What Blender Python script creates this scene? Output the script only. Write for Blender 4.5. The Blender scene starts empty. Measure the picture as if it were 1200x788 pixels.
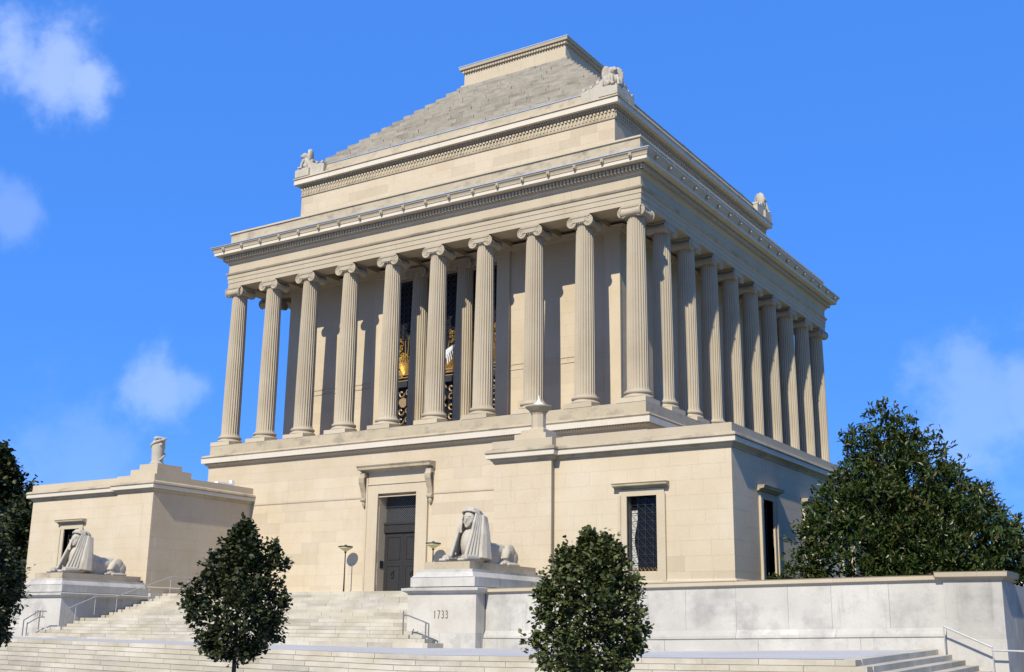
import bpy, bmesh, math, random
from mathutils import Vector, Matrix, noise
R=random.Random(7)
S=bpy.context.scene; COL=S.collection
rad=math.radians
# ------------------------------------------------------------------ camera
CAM=Vector((25.0671,-50.2664,-11.3842)); F=1352.54; YAW,PITCH,ROLL=.5744,.2432,.0139
r=Vector((math.cos(YAW),math.sin(YAW),0)); fw=Vector((-math.sin(YAW),math.cos(YAW),0)); up=Vector((0,0,1))
fv=fw*math.cos(PITCH)+up*math.sin(PITCH); uv=up*math.cos(PITCH)-fw*math.sin(PITCH)
rv=r*math.cos(ROLL)+uv*math.sin(ROLL); uv2=uv*math.cos(ROLL)-r*math.sin(ROLL)
cd=bpy.data.cameras.new('camera'); cam=bpy.data.objects.new('camera',cd); COL.objects.link(cam); S.camera=cam
cam.matrix_world=Matrix(((rv.x,uv2.x,-fv.x,CAM.x),(rv.y,uv2.y,-fv.y,CAM.y),(rv.z,uv2.z,-fv.z,CAM.z),(0,0,0,1)))
cd.sensor_width=36; cd.lens=F/1200*36; cd.shift_y=16/1200; cd.clip_start=.1; cd.clip_end=3000
# ------------------------------------------------------------------ sky and sun
AZ,EL=rad(8.5),rad(40.3)
w=bpy.data.worlds.new("World"); S.world=w; w.use_nodes=True
nt=w.node_tree; N=nt.nodes; N.clear(); LK=nt.links.new
sky=N.new('ShaderNodeTexSky'); sky.sky_type='NISHITA'; sky.sun_disc=False
sky.sun_elevation=EL; sky.sun_rotation=math.pi-AZ; sky.altitude=8000; sky.air_density=.8; sky.dust_density=0.0; sky.ozone_density=3.0
hs=N.new('ShaderNodeHueSaturation'); hs.inputs['Saturation'].default_value=3.65; hs.inputs['Value'].default_value=6.0; hs.inputs['Hue'].default_value=.526
ga=N.new('ShaderNodeGamma'); ga.inputs['Gamma'].default_value=.20; LK(sky.outputs[0],ga.inputs['Color']); LK(ga.outputs[0],hs.inputs['Color'])
tc=N.new('ShaderNodeTexCoord')
nz=N.new('ShaderNodeTexNoise'); nz.inputs['Scale'].default_value=19; nz.inputs['Detail'].default_value=9; nz.inputs['Roughness'].default_value=.60
LK(tc.outputs['Generated'],nz.inputs['Vector'])
acc=None
def wmath(op,a,b=None,clamp=False):
    n=N.new('ShaderNodeMath'); n.operation=op; n.use_clamp=clamp
    for i,x in enumerate((a,b)):
        if x is None: continue
        if isinstance(x,(int,float)): n.inputs[i].default_value=x
        else: LK(x,n.inputs[i])
    return n.outputs[0]
CL=[((-.7545,.4952,.4306),.042,.28),((-.7665,.4728,.4347),.036,.28),((-.741,.522,.422),.026,.30),((-.8003,.5097,.3189),.024,.12),
    ((-.7548,.6277,.1904),.036,.20),((-.742,.641,.195),.025,.16),((-.1839,.9606,.180),.060,.15),((-.13,.97,.188),.05,.16),((-.798,.5891,.1273),.07,.08),
    ((.62,.55,.4),.12,.6),((.8,-.4,.5),.14,.6),((-.4,-.8,.5),.13,.6)]
for c,rr,op in CL:
    vm=N.new('ShaderNodeVectorMath'); vm.operation='DISTANCE'; LK(tc.outputs['Generated'],vm.inputs[0]); vm.inputs[1].default_value=Vector(c).normalized()
    d=wmath('DIVIDE',vm.outputs['Value'],rr)
    d=wmath('ADD',d,wmath('MULTIPLY',wmath('SUBTRACT',nz.outputs['Fac'],.5),2.7))
    m=N.new('ShaderNodeMapRange'); m.interpolation_type='SMOOTHERSTEP'; LK(d,m.inputs['Value'])
    m.inputs['From Min'].default_value=1.35; m.inputs['From Max'].default_value=.1; m.inputs['To Min'].default_value=0; m.inputs['To Max'].default_value=op
    acc=m.outputs[0] if acc is None else wmath('MAXIMUM',acc,m.outputs[0])
mx=N.new('ShaderNodeMix'); mx.data_type='RGBA'; LK(acc,mx.inputs['Factor']); LK(hs.outputs[0],mx.inputs[6]); mx.inputs[7].default_value=(8.4,9.2,10.4,1)
bg=N.new('ShaderNodeBackground'); bg.inputs['Strength'].default_value=.10; LK(mx.outputs[2],bg.inputs['Color'])
wo=N.new('ShaderNodeOutputWorld'); LK(bg.outputs[0],wo.inputs['Surface'])
sl=bpy.data.lights.new('sun','SUN'); sl.energy=4.4; sl.angle=rad(.5); sl.color=(1,.925,.765)
so=bpy.data.objects.new('sun',sl); COL.objects.link(so)
tosun=Vector((math.sin(AZ)*math.cos(EL),-math.cos(AZ)*math.cos(EL),math.sin(EL)))
so.rotation_euler=tosun.to_track_quat('Z','Y').to_euler(); so.location=tosun*80
S.view_settings.view_transform='Standard'; S.view_settings.look='None'; S.view_settings.exposure=.50; S.view_settings.gamma=1
S.render.resolution_x,S.render.resolution_y=1024,672
# ------------------------------------------------------------------ materials
def lerp(a,b,t): return a+(b-a)*t
MATS={}
def stone(name,c1,c2,stain=(.18,.16,.12),stain_amt=.0,rand=.12,scale=.6,rough=.85,bump=.25,stainscale=(1.2,1.2,.25),drip=.5,grain=14):
    m=bpy.data.materials.new(name); m.use_nodes=True; nt=m.node_tree; n=nt.nodes; L=nt.links.new
    b=n['Principled BSDF']; b.inputs['Roughness'].default_value=rough; b.inputs['Specular IOR Level'].default_value=.06
    g=n.new('ShaderNodeNewGeometry')
    def nse(s,det=4,ro=.55,vec=None):
        t=n.new('ShaderNodeTexNoise'); t.inputs['Scale'].default_value=s; t.inputs['Detail'].default_value=det; t.inputs['Roughness'].default_value=ro
        L(vec or g.outputs['Position'],t.inputs['Vector']); return t.outputs['Fac']
    def mixc(f,a,bb):
        x=n.new('ShaderNodeMix'); x.data_type='RGBA'
        if isinstance(f,float): x.inputs['Factor'].default_value=f
        else: L(f,x.inputs['Factor'])
        for i,v in ((6,a),(7,bb)):
            if isinstance(v,tuple): x.inputs[i].default_value=(*v,1)
            else: L(v,x.inputs[i])
        return x.outputs[2]
    def rng(v,a,bb,c=0.,d=1.):
        x=n.new('ShaderNodeMapRange'); L(v,x.inputs[0])
        for i,k in enumerate((a,bb,c,d)): x.inputs[i+1].default_value=k
        return x.outputs[0]
    col=mixc(rng(nse(scale,5),.35,.65),c1,c2)
    if stain_amt:
        mp=n.new('ShaderNodeMapping'); mp.inputs['Scale'].default_value=stainscale; L(g.outputs['Position'],mp.inputs['Vector'])
        col=mixc(rng(nse(1.0,6,.65,mp.outputs[0]),.5,.78,0,stain_amt),col,stain)
    if drip:
        mp=n.new('ShaderNodeMapping'); mp.inputs['Scale'].default_value=(4.5,4.5,.35); L(g.outputs['Position'],mp.inputs['Vector'])
        mk=n.new('ShaderNodeMath'); mk.operation='MULTIPLY'; L(rng(nse(1.0,5,.7,mp.outputs[0]),.55,.80,0,drip),mk.inputs[0]); L(rng(nse(.35,3,.5),.42,.6),mk.inputs[1])
        col=mixc(mk.outputs[0],col,tuple(k*.55 for k in c1))
    fine=nse(grain,3,.6)
    v=n.new('ShaderNodeMath'); v.operation='MULTIPLY_ADD'; L(fine,v.inputs[0]); v.inputs[1].default_value=.22; v.inputs[2].default_value=.89
    val=v.outputs[0]
    if rand:
        oi=n.new('ShaderNodeObjectInfo')
        q=rng(oi.outputs['Random'],.0,.45,1-rand*1.25,1+rand*.35)
        mm=n.new('ShaderNodeMath'); mm.operation='MULTIPLY'; L(val,mm.inputs[0]); L(q,mm.inputs[1]); val=mm.outputs[0]
    h=n.new('ShaderNodeHueSaturation'); L(col,h.inputs['Color']); L(val,h.inputs['Value'])
    L(h.outputs[0],b.inputs['Base Color'])
    bp=n.new('ShaderNodeBump'); bp.inputs['Strength'].default_value=bump; bp.inputs['Distance'].default_value=.02; L(nse(9,6,.7),bp.inputs['Height']); L(bp.outputs[0],b.inputs['Normal'])
    MATS[name]=m; return m
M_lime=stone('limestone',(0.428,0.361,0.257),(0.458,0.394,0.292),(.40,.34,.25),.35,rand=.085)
M_wall=stone('ashlar limestone',(0.468,0.392,0.276),(0.500,0.428,0.319),(.46,.38,.27),.35,rand=.075)
M_joint=stone('mortar joint',(.37,.31,.235),(.40,.34,.26),rand=0)
M_col=stone('column limestone',(0.364,0.308,0.222),(0.399,0.346,0.258),(.34,.30,.24),.4,rand=.05,stainscale=(1.5,1.5,.3))
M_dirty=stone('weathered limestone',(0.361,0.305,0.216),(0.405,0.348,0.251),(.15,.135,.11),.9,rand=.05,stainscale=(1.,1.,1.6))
M_white=stone('bright limestone band',(0.530,0.483,0.391),(0.560,0.514,0.430),(.5,.43,.33),.25,rand=.03)
M_roof=stone('roof slab stone',(.255,.23,.185),(.32,.29,.235),(.14,.132,.115),.9,rand=.13,scale=1.4,stainscale=(.7,.7,5.0),bump=.7)
M_marble=stone('pale granite',(.38,.365,.325),(.47,.452,.405),(.24,.235,.22),.95,rand=.07,scale=.5,stainscale=(.8,.8,.9),drip=.9,grain=25,bump=.2)
M_step=stone('stair stone',(.37,.335,.26),(.46,.43,.36),(.25,.24,.215),.8,rand=.15,scale=.7,stainscale=(.4,.4,1.5),grain=22,bump=.15)
M_land=stone('landing paving stone',(.375,.37,.355),(.425,.42,.405),(.38,.38,.39),.5,rand=.05,scale=.4,stainscale=(.3,.6,1))
M_sphinx=stone('carved limestone',(.385,.35,.285),(.45,.415,.34),(.22,.20,.165),.7,rand=.03,stainscale=(2,2,1.2),bump=.4)
M_soffit=stone('ceiling limestone',(0.400,0.336,0.240),(0.432,0.368,0.272),rand=.05)
def plain(name,c,rough=.5,metal=0.,spec=.5,var=.25,scale=6.,emit=None):
    m=bpy.data.materials.new(name); m.use_nodes=True; nt=m.node_tree; n=nt.nodes; L=nt.links.new; b=n['Principled BSDF']
    b.inputs['Roughness'].default_value=rough; b.inputs['Metallic'].default_value=metal; b.inputs['Specular IOR Level'].default_value=spec
    g=n.new('ShaderNodeNewGeometry'); t=n.new('ShaderNodeTexNoise'); t.inputs['Scale'].default_value=scale; t.inputs['Detail'].default_value=4; L(g.outputs['Position'],t.inputs['Vector'])
    x=n.new('ShaderNodeMix'); x.data_type='RGBA'; L(t.outputs['Fac'],x.inputs['Factor']); x.inputs[6].default_value=(*[k*(1-var) for k in c],1); x.inputs[7].default_value=(*[min(1,k*(1+var)) for k in c],1)
    L(x.outputs[2],b.inputs['Base Color']); return m
M_flash=plain('zinc flashing',(.50,.56,.62),.35,.6)
M_bronze=plain('dark bronze',(.035,.037,.042),.45,.3)
M_door=plain('dark painted bronze door',(.030,.029,.029),.6,0,.15)
M_lat=plain('aged bronze lattice',(.10,.105,.11),.5,.3)
M_refl=plain('pale pane reflection',(.50,.50,.47),.8,0,.2)  # pale colour painted in for white reflections at the pane edges
M_rail=plain('galvanised rail',(.16,.16,.165),.5,.2)
M_railw=plain('pale painted rail',(.36,.36,.35),.5,.1,.2)
M_gold=plain('gilded bronze',(.52,.33,.09),.35,.75,scale=14,var=.5)
M_tan=plain('tan bronze scrollwork',(.36,.25,.13),.45,.4,scale=14,var=.4)
M_glass=plain('dark window glass',(.010,.011,.013),.08,0,.22)
M_glassd=plain('dull window glass',(.010,.012,.016),.35,0,.25)  # rougher glass for the colonnade windows, mirrors less of the sky
M_white_metal=plain('white metal',(.78,.80,.82),.35,.2)
M_lampglass=plain('amber lamp glass',(.62,.56,.28),.3,0)
M_sign=plain('engraved number recess',(.16,.13,.09),.9,0)
M_bark=plain('bark',(.045,.036,.028),.9,0,scale=20)
M_grass=plain('grass',(.05,.09,.025),.9,0,scale=3)
M_asph=plain('asphalt',(.05,.05,.052),.9,0)
M_warm=stone('warm granite',(.42,.395,.34),(.49,.465,.405),(.33,.30,.24),.7,rand=.04,scale=.8,stainscale=(.8,.8,.9),grain=25,bump=.15)
M_walk=plain('concrete pavement',(.36,.35,.33),.9,0,scale=1.5)
M_far=plain('pale far building',(.62,.60,.57),.8,0,scale=.5,var=.1)
def leafmat(name,c1,c2,gloss=.45,tip=None):
    m=bpy.data.materials.new(name); m.use_nodes=True; nt=m.node_tree; n=nt.nodes; L=nt.links.new; b=n['Principled BSDF']
    b.inputs['Roughness'].default_value=gloss; b.inputs['Specular IOR Level'].default_value=.28
    g=n.new('ShaderNodeNewGeometry'); t=n.new('ShaderNodeTexNoise'); t.inputs['Scale'].default_value=5.; t.inputs['Detail'].default_value=6; t.inputs['Roughness'].default_value=.8; L(g.outputs['Position'],t.inputs['Vector'])
    mr=n.new('ShaderNodeMapRange'); L(t.outputs['Fac'],mr.inputs[0]); mr.inputs[1].default_value=.35; mr.inputs[2].default_value=.68
    x=n.new('ShaderNodeMix'); x.data_type='RGBA'; L(mr.outputs[0],x.inputs['Factor']); x.inputs[6].default_value=(*c1,1); x.inputs[7].default_value=(*c2,1)
    out=x.outputs[2]
    if tip:
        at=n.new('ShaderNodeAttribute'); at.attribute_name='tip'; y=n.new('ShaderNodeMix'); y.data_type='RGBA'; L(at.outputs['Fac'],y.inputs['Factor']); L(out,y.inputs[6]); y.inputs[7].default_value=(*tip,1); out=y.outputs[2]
    L(out,b.inputs['Base Color'])
    tr=n.new('ShaderNodeBsdfTranslucent'); L(out,tr.inputs['Color']); ms=n.new('ShaderNodeMixShader'); ms.inputs[0].default_value=.14
    L(b.outputs[0],ms.inputs[1]); L(tr.outputs[0],ms.inputs[2]); L(ms.outputs[0],n['Material Output'].inputs['Surface']); return m
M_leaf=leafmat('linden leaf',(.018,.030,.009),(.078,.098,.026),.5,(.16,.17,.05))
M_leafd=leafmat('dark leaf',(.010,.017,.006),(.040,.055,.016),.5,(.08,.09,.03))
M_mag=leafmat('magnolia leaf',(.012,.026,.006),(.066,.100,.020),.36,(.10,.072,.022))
# ------------------------------------------------------------------ helpers
def prop(o,label=None,cat=None,group=None,kind=None):
    if label:o['label']=label
    if cat:o['category']=cat
    if group:o['group']=group
    if kind:o['kind']=kind
    return o
def thing(name,loc,label,cat,group=None):
    o=bpy.data.objects.new(name,None); o.empty_display_size=.3; o.location=loc; COL.objects.link(o); return prop(o,label,cat,group)
def wloc(p):
    v=Vector((0,0,0))
    while p is not None: v=v+Vector(p.location) if p.matrix_parent_inverse==Matrix() else v+Vector(p.location); p=p.parent
    return v
WL={}
def link(name,me,parent=None,loc=(0,0,0),rot=None):
    """place mesh with its own origin at world loc"""
    o=bpy.data.objects.new(name,me); COL.objects.link(o); WL[o.name]=Vector(loc)
    if parent is not None:
        o.parent=parent; pl=WL[parent.name] if parent.name in WL else Vector(parent.location)
        o.location=Vector(loc)-pl
    else: o.location=loc
    if rot is not None: o.rotation_euler=rot
    return o
class MB:
    def __init__(s): s.v=[];s.f=[];s.mi=[]
    def add(s,vs,fs,mi=0):
        b=len(s.v); s.v+= [tuple(x) for x in vs]; s.f+=[tuple(b+i for i in f) for f in fs]; s.mi+=[mi]*len(fs); return s
    def box(s,x0,x1,y0,y1,z0,z1,mi=0,zf=None):
        v=[(x,y,z) for z in (z0,z1) for y in (y0,y1) for x in (x0,x1)]
        return s.add(v,[(0,2,3,1),(4,5,7,6),(0,1,5,4),(2,6,7,3),(0,4,6,2),(1,3,7,5)],mi)
    def lathe(s,prof,c=(0,0,0),n=24,cap=True,mi=0,ph=0.):
        vs=[];k=len(prof)
        for i in range(n):
            a=2*math.pi*i/n+ph
            for r_,z in prof: vs.append((c[0]+r_*math.cos(a),c[1]+r_*math.sin(a),c[2]+z))
        fs=[(i*k+j,((i+1)%n)*k+j,((i+1)%n)*k+j+1,i*k+j+1) for i in range(n) for j in range(k-1)]
        if cap: fs+=[tuple(i*k for i in range(n))[::-1],tuple(i*k+k-1 for i in range(n))]
        return s.add(vs,fs,mi)
    def tube(s,pts,rs,n=8,mi=0,cap=True):
        pts=[Vector(p) for p in pts]; rs=rs if isinstance(rs,(list,tuple)) else [rs]*len(pts); vs=[]
        prev=None
        for i,p in enumerate(pts):
            t=(pts[min(i+1,len(pts)-1)]-pts[max(i-1,0)]).normalized()
            a=prev if prev is not None else (Vector((0,0,1)) if abs(t.z)<.9 else Vector((1,0,0)))
            u=t.cross(a).normalized(); a=u.cross(t).normalized(); prev=a
            for k in range(n):
                an=2*math.pi*k/n; vs.append(p+(u*math.cos(an)+a*math.sin(an))*rs[i])
        m=len(pts); fs=[(i*n+k,i*n+(k+1)%n,(i+1)*n+(k+1)%n,(i+1)*n+k) for i in range(m-1) for k in range(n)]
        if cap: fs+=[tuple(range(n))[::-1],tuple((m-1)*n+k for k in range(n))]
        return s.add(vs,fs,mi)
    def sweep(s,prof,path,closed=False,mi=0):
        """closed profile [(o,z)], o outward = right of path"""
        P=[Vector((p[0],p[1],0)) for p in path]; n=len(P); vs=[]
        for i in range(n):
            def nrm(a,b): d=(b-a).normalized(); return Vector((d.y,-d.x,0))
            if closed: n1=nrm(P[i-1],P[i]); n2=nrm(P[i],P[(i+1)%n])
            else: n1=nrm(P[max(i-1,0)],P[max(i,1)]); n2=nrm(P[min(i,n-2)],P[min(i+1,n-1)])
            m=(n1+n2)/(1+n1.dot(n2))
            for o,z in prof: q=P[i]+m*o; vs.append((q.x,q.y,z))
        k=len(prof); seg=n if closed else n-1
        fs=[(i*k+j,((i+1)%n)*k+j,((i+1)%n)*k+(j+1)%k,i*k+(j+1)%k) for i in range(seg) for j in range(k)]
        if not closed: fs+=[tuple(range(k))[::-1],tuple((n-1)*k+j for j in range(k))]
        return s.add(vs,fs,mi)
    def mesh(s,mats,name='mesh',smooth=False,recalc=True,warp=None):
        if warp: s.v=[warp(*p) for p in s.v]
        me=bpy.data.meshes.new(name); me.from_pydata(s.v,[],s.f)
        for m in (mats if isinstance(mats,(list,tuple)) else [mats]): me.materials.append(m)
        if len(me.materials)>1: me.polygons.foreach_set('material_index',s.mi)
        if recalc:
            bm=bmesh.new(); bm.from_mesh(me); bmesh.ops.recalc_face_normals(bm,faces=bm.faces); bm.to_mesh(me); bm.free()
        if smooth: me.shade_smooth()
        me.update(); return me
    def build(s,name,mats,parent=None,loc=None,smooth=False,warp=None,kind=None,label=None):
        """verts are world coordinates; origin placed at loc (default parent's)"""
        if loc is None: loc=(WL[parent.name] if parent is not None and parent.name in WL else (parent.location if parent is not None else (0,0,0)))
        L=Vector(loc)
        if warp: s.v=[warp(*p) for p in s.v]
        s.v=[(p[0]-L.x,p[1]-L.y,p[2]-L.z) for p in s.v]
        o=link(name,s.mesh(mats,name,smooth),parent,L)
        if kind:o['kind']=kind
        if label:o['label']=label
        return o
def autosmooth(o,deg=35):
    me=o.data; me.shade_smooth()
    me.set_sharp_from_angle(angle=rad(deg)); return o
_bx={}
def boxobj(name,x0,x1,y0,y1,z0,z1,mat,parent,kind=None,bev=0):
    d=(round(x1-x0,3),round(y1-y0,3),round(z1-z0,3),mat.name)
    if d not in _bx:
        m=MB(); a,b,c=d[0]/2,d[1]/2,d[2]/2; m.box(-a,a,-b,b,-c,c); _bx[d]=m.mesh(mat,'block',recalc=False)
    o=link(name,_bx[d],parent,((x0+x1)/2,(y0+y1)/2,(z0+z1)/2))
    if kind:o['kind']=kind
    return o
def sub(rects,h):
    out=[]
    for a,b,c,d in rects:
        x0,x1,z0,z1=max(a,h[0]),min(b,h[1]),max(c,h[2]),min(d,h[3])
        if x1-x0<=1e-4 or z1-z0<=1e-4: out.append((a,b,c,d)); continue
        if x0-a>.02: out.append((a,x0,c,d))
        if b-x1>.02: out.append((x1,b,c,d))
        if z0-c>.02: out.append((x0,x1,c,z0))
        if d-z1>.02: out.append((x0,x1,z1,d))
    return out
COUNT={'stone':0}
def ashlar(parent,axis,face,a0,a1,z0,z1,ch,ln,holes=(),back=.6,mat=M_wall,stuff=False,seed=1,gap=.0035,proud=.010,limit=300,skip=None,name='stone'):
    """axis 'y': faces -y at y=face, runs along x ; axis 'x': faces +x at x=face, runs along y"""
    rr=random.Random(seed); H=[h for h in holes]
    base=MB(); rc=[(a0,a1,z0,z1)]
    for h in H: rc=sub(rc,h)
    for a,b,c,d in rc:
        if axis=='y': base.box(a+(.03 if a==a0 else 0),b-(.03 if b==a1 else 0),face+proud,face+back,c,d)
        else: base.box(face-back,face-proud,a,b,c,d)
    wall=base.build(parent[1],M_joint,parent[0])
    n=max(1,round((z1-z0)/ch)); h_=(z1-z0)/n; joined=MB()
    for i in range(n):
        x=a0-(rr.random()*.35+(.5 if i%2 else .05))*ln
        while x<a1:
            l=ln*rr.uniform(.75,1.25); s0,s1=max(a0,x),min(a1,x+l); x+=l
            if s1-s0<.12: 
                if s1-s0<.02: continue
            p=[(s0+gap/2,s1-gap/2,z0+i*h_+gap/2,z0+(i+1)*h_-gap/2)]
            if s0==a0: p=[(a0,p[0][1],p[0][2],p[0][3])]
            if s1==a1: p=[(p[0][0],a1,p[0][2],p[0][3])]
            for hh in H: p=sub(p,hh)
            for a,b,c,d in p:
                st=stuff or COUNT.get(name,0)>=limit or (skip and skip((a+b)/2,(c+d)/2))
                dj=rr.uniform(-.0015,.0015)
                if axis=='y': bb=(a,b,face+dj,face+.09,c,d)
                else: bb=(face-.09,face+dj,a,b,c,d)
                if st: joined.box(*bb)
                else: boxobj(name,*bb,mat,wall); COUNT[name]=COUNT.get(name,0)+1
    if joined.v: joined.build('stone_course',mat,wall,kind='stuff')
    return wall
def pw(x,t):
    if x<=t[0][0]: return t[0][1]
    for (a,b),(c,d) in zip(t,t[1:]):
        if x<=c: return lerp(b,d,(x-a)/(c-a))
    return t[-1][1]
# ground level of the landing: slopes gently to the street
TB=[(-32,-11.72),(-27,-11.74),(-4,-11.87),(0,-11.84),(7,-11.82),(12,-11.70),(16.6,-11.60),(20,-11.6)]
TF=[(-45,-11.6),(-30,-11.66),(-16,-11.75),(-10,-11.81),(-2,-11.92),(3,-11.985),(8,-11.94),(16.5,-11.834),(20,-11.8)]
def zl(x,y):
    t=min(1,max(0,(-12.9-y)/8.6)); return lerp(pw(x,TB),pw(x,TF),t)
def wp(x,y,z):  # z given relative to landing surface
    return (x,y,z+zl(x,y))
AX=-14.155; XS=[-28.311,-25.318,-22.232,-19.015,-15.798,-12.513,-9.296,-6.079,-2.993,0.0]
YSD=[0,2.989,6.106,9.298,12.489,15.68,18.872,22.063,25.18,28.17]
H=10.06
# ================================================================== TEMPLE
T=thing('temple',(AX,0,-9.43),'cream limestone temple with fluted ionic colonnade under a stepped pyramid roof','temple')
XL,XR,YF,YB=-28.311,0.,0.,28.17
RECT=[(XL,YF),(XR,YF),(XR,YB),(XL,YB)]
# --- podium wall behind the stairs
Dx0,Dx1,Dz1=-15.52,-12.88,-3.90
ashlar((T,'podium_wall'),'y',-.79,-29.13,-3.0,-9.43,-1.56,.62,1.55,holes=[(Dx0,Dx1,-9.5,Dz1)],seed=3,limit=190)
ashlar((T,'podium_side_wall'),'x',.82,-.70,29,-3.3,-1.56,.6,1.5,seed=5,stuff=True,back=.4)
m=MB(); m.box(-29.13,-28.6,-.18,29,-9.43,-1.56); m.box(-28.6,.3,28.5,29,-9.43,-1.56); m.box(-2.99,.81,-.70,-.0,-3.6,-1.56); m.box(-2.99,.84,-.785,-.701,-3.6,-1.56); m.build('podium_rear_wall',M_wall,T)
m=MB(); m.sweep([(.80,-4.09),(.80,-4.03),(.82,-4.03),(.82,-4.09)],[(-25.3,0),(-3.0,0)]); m.build('string_groove',M_joint,T)
# stylobate cornice
def ring(prof,mat,name,rect=RECT,parent=T,kind=None): 
    m=MB(); m.sweep(prof,rect,closed=True); return m.build(name,mat,parent,kind=kind)
ring([(.5,-1.56),(.84,-1.56),(.86,-1.50),(.98,-1.44),(.98,-1.34),(.5,-1.34)],M_lime,'stylobate_bed_moulding')
ring([(.4,-1.338),(1.14,-1.338),(1.16,-1.06),(1.10,-1.05),(.4,-1.05)],M_white,'stylobate_cornice')
ring([(.4,-1.048),(1.09,-1.048),(1.16,-.97),(1.12,-.88),(1.0,-.84),(.84,-.80),(.4,-.80)],M_dirty,'stylobate_top_moulding')
m=MB()
for (a,b,fx) in ((XL-.9,XR+.9,'y'),(YF-.9,YB+.9,'x')):
    x=a
    while x<b:
        if fx=='y': m.box(x,x+.075,-1.04,-.95,-1.43,-1.35)
        else: m.box(.95,1.04,x,x+.075,-1.43,-1.35)
        x+=.15
m.build('stylobate_dentil_band',M_lime,T,kind='stuff')
ring([(-1.0,-.80),(.80,-.80),(.80,-.0+(-.24)),(-1.0,-.24)],M_dirty,'plinth_course')
# stylobate floor
m=MB(); m.box(XL,XR,YF,YB,-.6,-.10); m.build('colonnade_floor',M_soffit,T)
# --- columns
def shaft_mesh():
    m=MB(); n=24; zs=[.44,.6,2,3.6,5.2,6.8,8.2,9.45,9.62]; rs=[.585,.555,.553,.545,.53,.51,.488,.468,.468]; sec=[]
    for i in range(n):
        a0=2*math.pi*i/n
        for t,d in ((0,0),(.14,0),(.28,.55),(.5,.92),(.72,.92),(.9,.5)): sec.append((a0+2*math.pi/n*t,d))
    vs=[]
    for z,r_ in zip(zs,rs):
        dep=.055*r_/.55*(0 if z<.5 else 1)*(.4 if z>9.6 else 1)
        for a,d in sec: q=r_-dep*d; vs.append((q*math.cos(a),q*math.sin(a),z))
    k=len(sec); fs=[(i*k+j,i*k+(j+1)%k,(i+1)*k+(j+1)%k,(i+1)*k+j) for i in range(len(zs)-1) for j in range(k)]
    fs.append(tuple((len(zs)-1)*k+j for j in range(k))); m.add(vs,fs); return m.mesh(M_col,'shaft',recalc=False)
def base_mesh():
    m=MB(); m.lathe([(.70,0),(.765,.02),(.77,.07),(.74,.13),(.66,.17),(.635,.20),(.655,.225),(.70,.26),(.715,.31),(.70,.37),(.64,.405),(.60,.43),(.58,.46)],n=32); return m.mesh(M_col,'base',smooth=True)
def volute(m,cx,y,s,face='y'):
    """spiral relief facing -y (s=-1) or +y"""
    cz=H-.385; pts=[];rs=[]
    nseg=44
    for i in range(nseg+1):
        t=i/nseg; a=math.pi/2+ (1 if cx>0 else -1)*(-1)*t*2*math.pi*2.1
        rr=.265*(1-t)**1.0+.045; pts.append((cx+math.cos(a)*rr,y,cz+math.sin(a)*rr)); rs.append(.04*(1-.45*t))
    m.tube(pts,rs,n=5)
    m.tube([(cx,y-.03,cz),(cx,y+.03,cz)],.055,n=8)
def cap_dir(m,rot,onlyL=None):
    q=MB()
    for cx in (-.47,.47):
        for yy in (-.56,.56): volute(q,cx,yy,0)
        prof=[]
        # bolster: pinched cylinder along y
        ys=[-.56,-.50,-.3,-.08,0,.08,.3,.50,.56]; rs=[.255,.265,.215,.175,.20,.175,.215,.265,.255]
        q.tube([(cx,y,H-.385) for y in ys],rs,n=14)
    # canalis with sagging lower edge
    xs=[-.47,-.3,-.12,.12,.3,.47]; lo=[H-.36,H-.385,H-.40,H-.40,H-.385,H-.36]
    vs=[];
    for y in (-.575,.575):
        vs+=[(x,y,H-.10) for x in xs]+[(x,y,z) for x,z in zip(xs,lo)]
    fs=[]
    for k in range(5):
        fs+=[(k,k+1,7+k,6+k),(12+k,18+k,19+k,13+k),(6+k,7+k,19+k,18+k),(k,12+k,13+k,k+1)]
    fs+=[(0,6,18,12),(5,17,23,11)]
    q.add(vs,fs)
    for y in (-.58,.58):
        q.tube([(x,y,z+.015) for x,z in zip(xs,lo)],.03,n=5); q.tube([(-.5,y,H-.125),(.5,y,H-.125)],.03,n=5)
    c,s=math.cos(rot),math.sin(rot)
    m.add([(x*c-y*s,x*s+y*c,z) for x,y,z in q.v],q.f)
def cap_mesh(rots):
    m=MB()
    for r_ in rots: cap_dir(m,r_)
    m.box(-.60,.60,-.60,.60,H-.10,H-.045); m.box(-.57,.57,-.57,.57,H-.12,H-.10+.001); m.box(-.56,.56,-.56,.56,H-.045,H-.002)
    m.lathe([(.46,H-.50),(.50,H-.49),(.50,H-.46),(.52,H-.44),(.56,H-.38),(.56,H-.30),(.5,H-.26)],n=24)
    for i in range(24):
        a=2*math.pi*i/24; m.box(*sum([[.54*math.cos(a)-.035,.54*math.cos(a)+.035],[.54*math.sin(a)-.035,.54*math.sin(a)+.035]],[]),H-.46,H-.36)
    return m.mesh(M_col,'capital')
ME_sh,ME_ba,ME_cf,ME_cs,ME_cc=shaft_mesh(),base_mesh(),cap_mesh([0]),cap_mesh([math.pi/2]),cap_mesh([0,math.pi/2])
ME_sh.shade_smooth(); ME_sh.set_sharp_from_angle(angle=rad(30)); ME_cf.shade_smooth(); ME_cf.set_sharp_from_angle(angle=rad(40)); ME_cs.shade_smooth(); ME_cs.set_sharp_from_angle(angle=rad(40)); ME_cc.shade_smooth(); ME_cc.set_sharp_from_angle(angle=rad(40))
mm=MB(); mm.box(-.80,.80,-.82,.80,-.241,0); ME_pl=mm.mesh(M_lime,'plinth')
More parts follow.
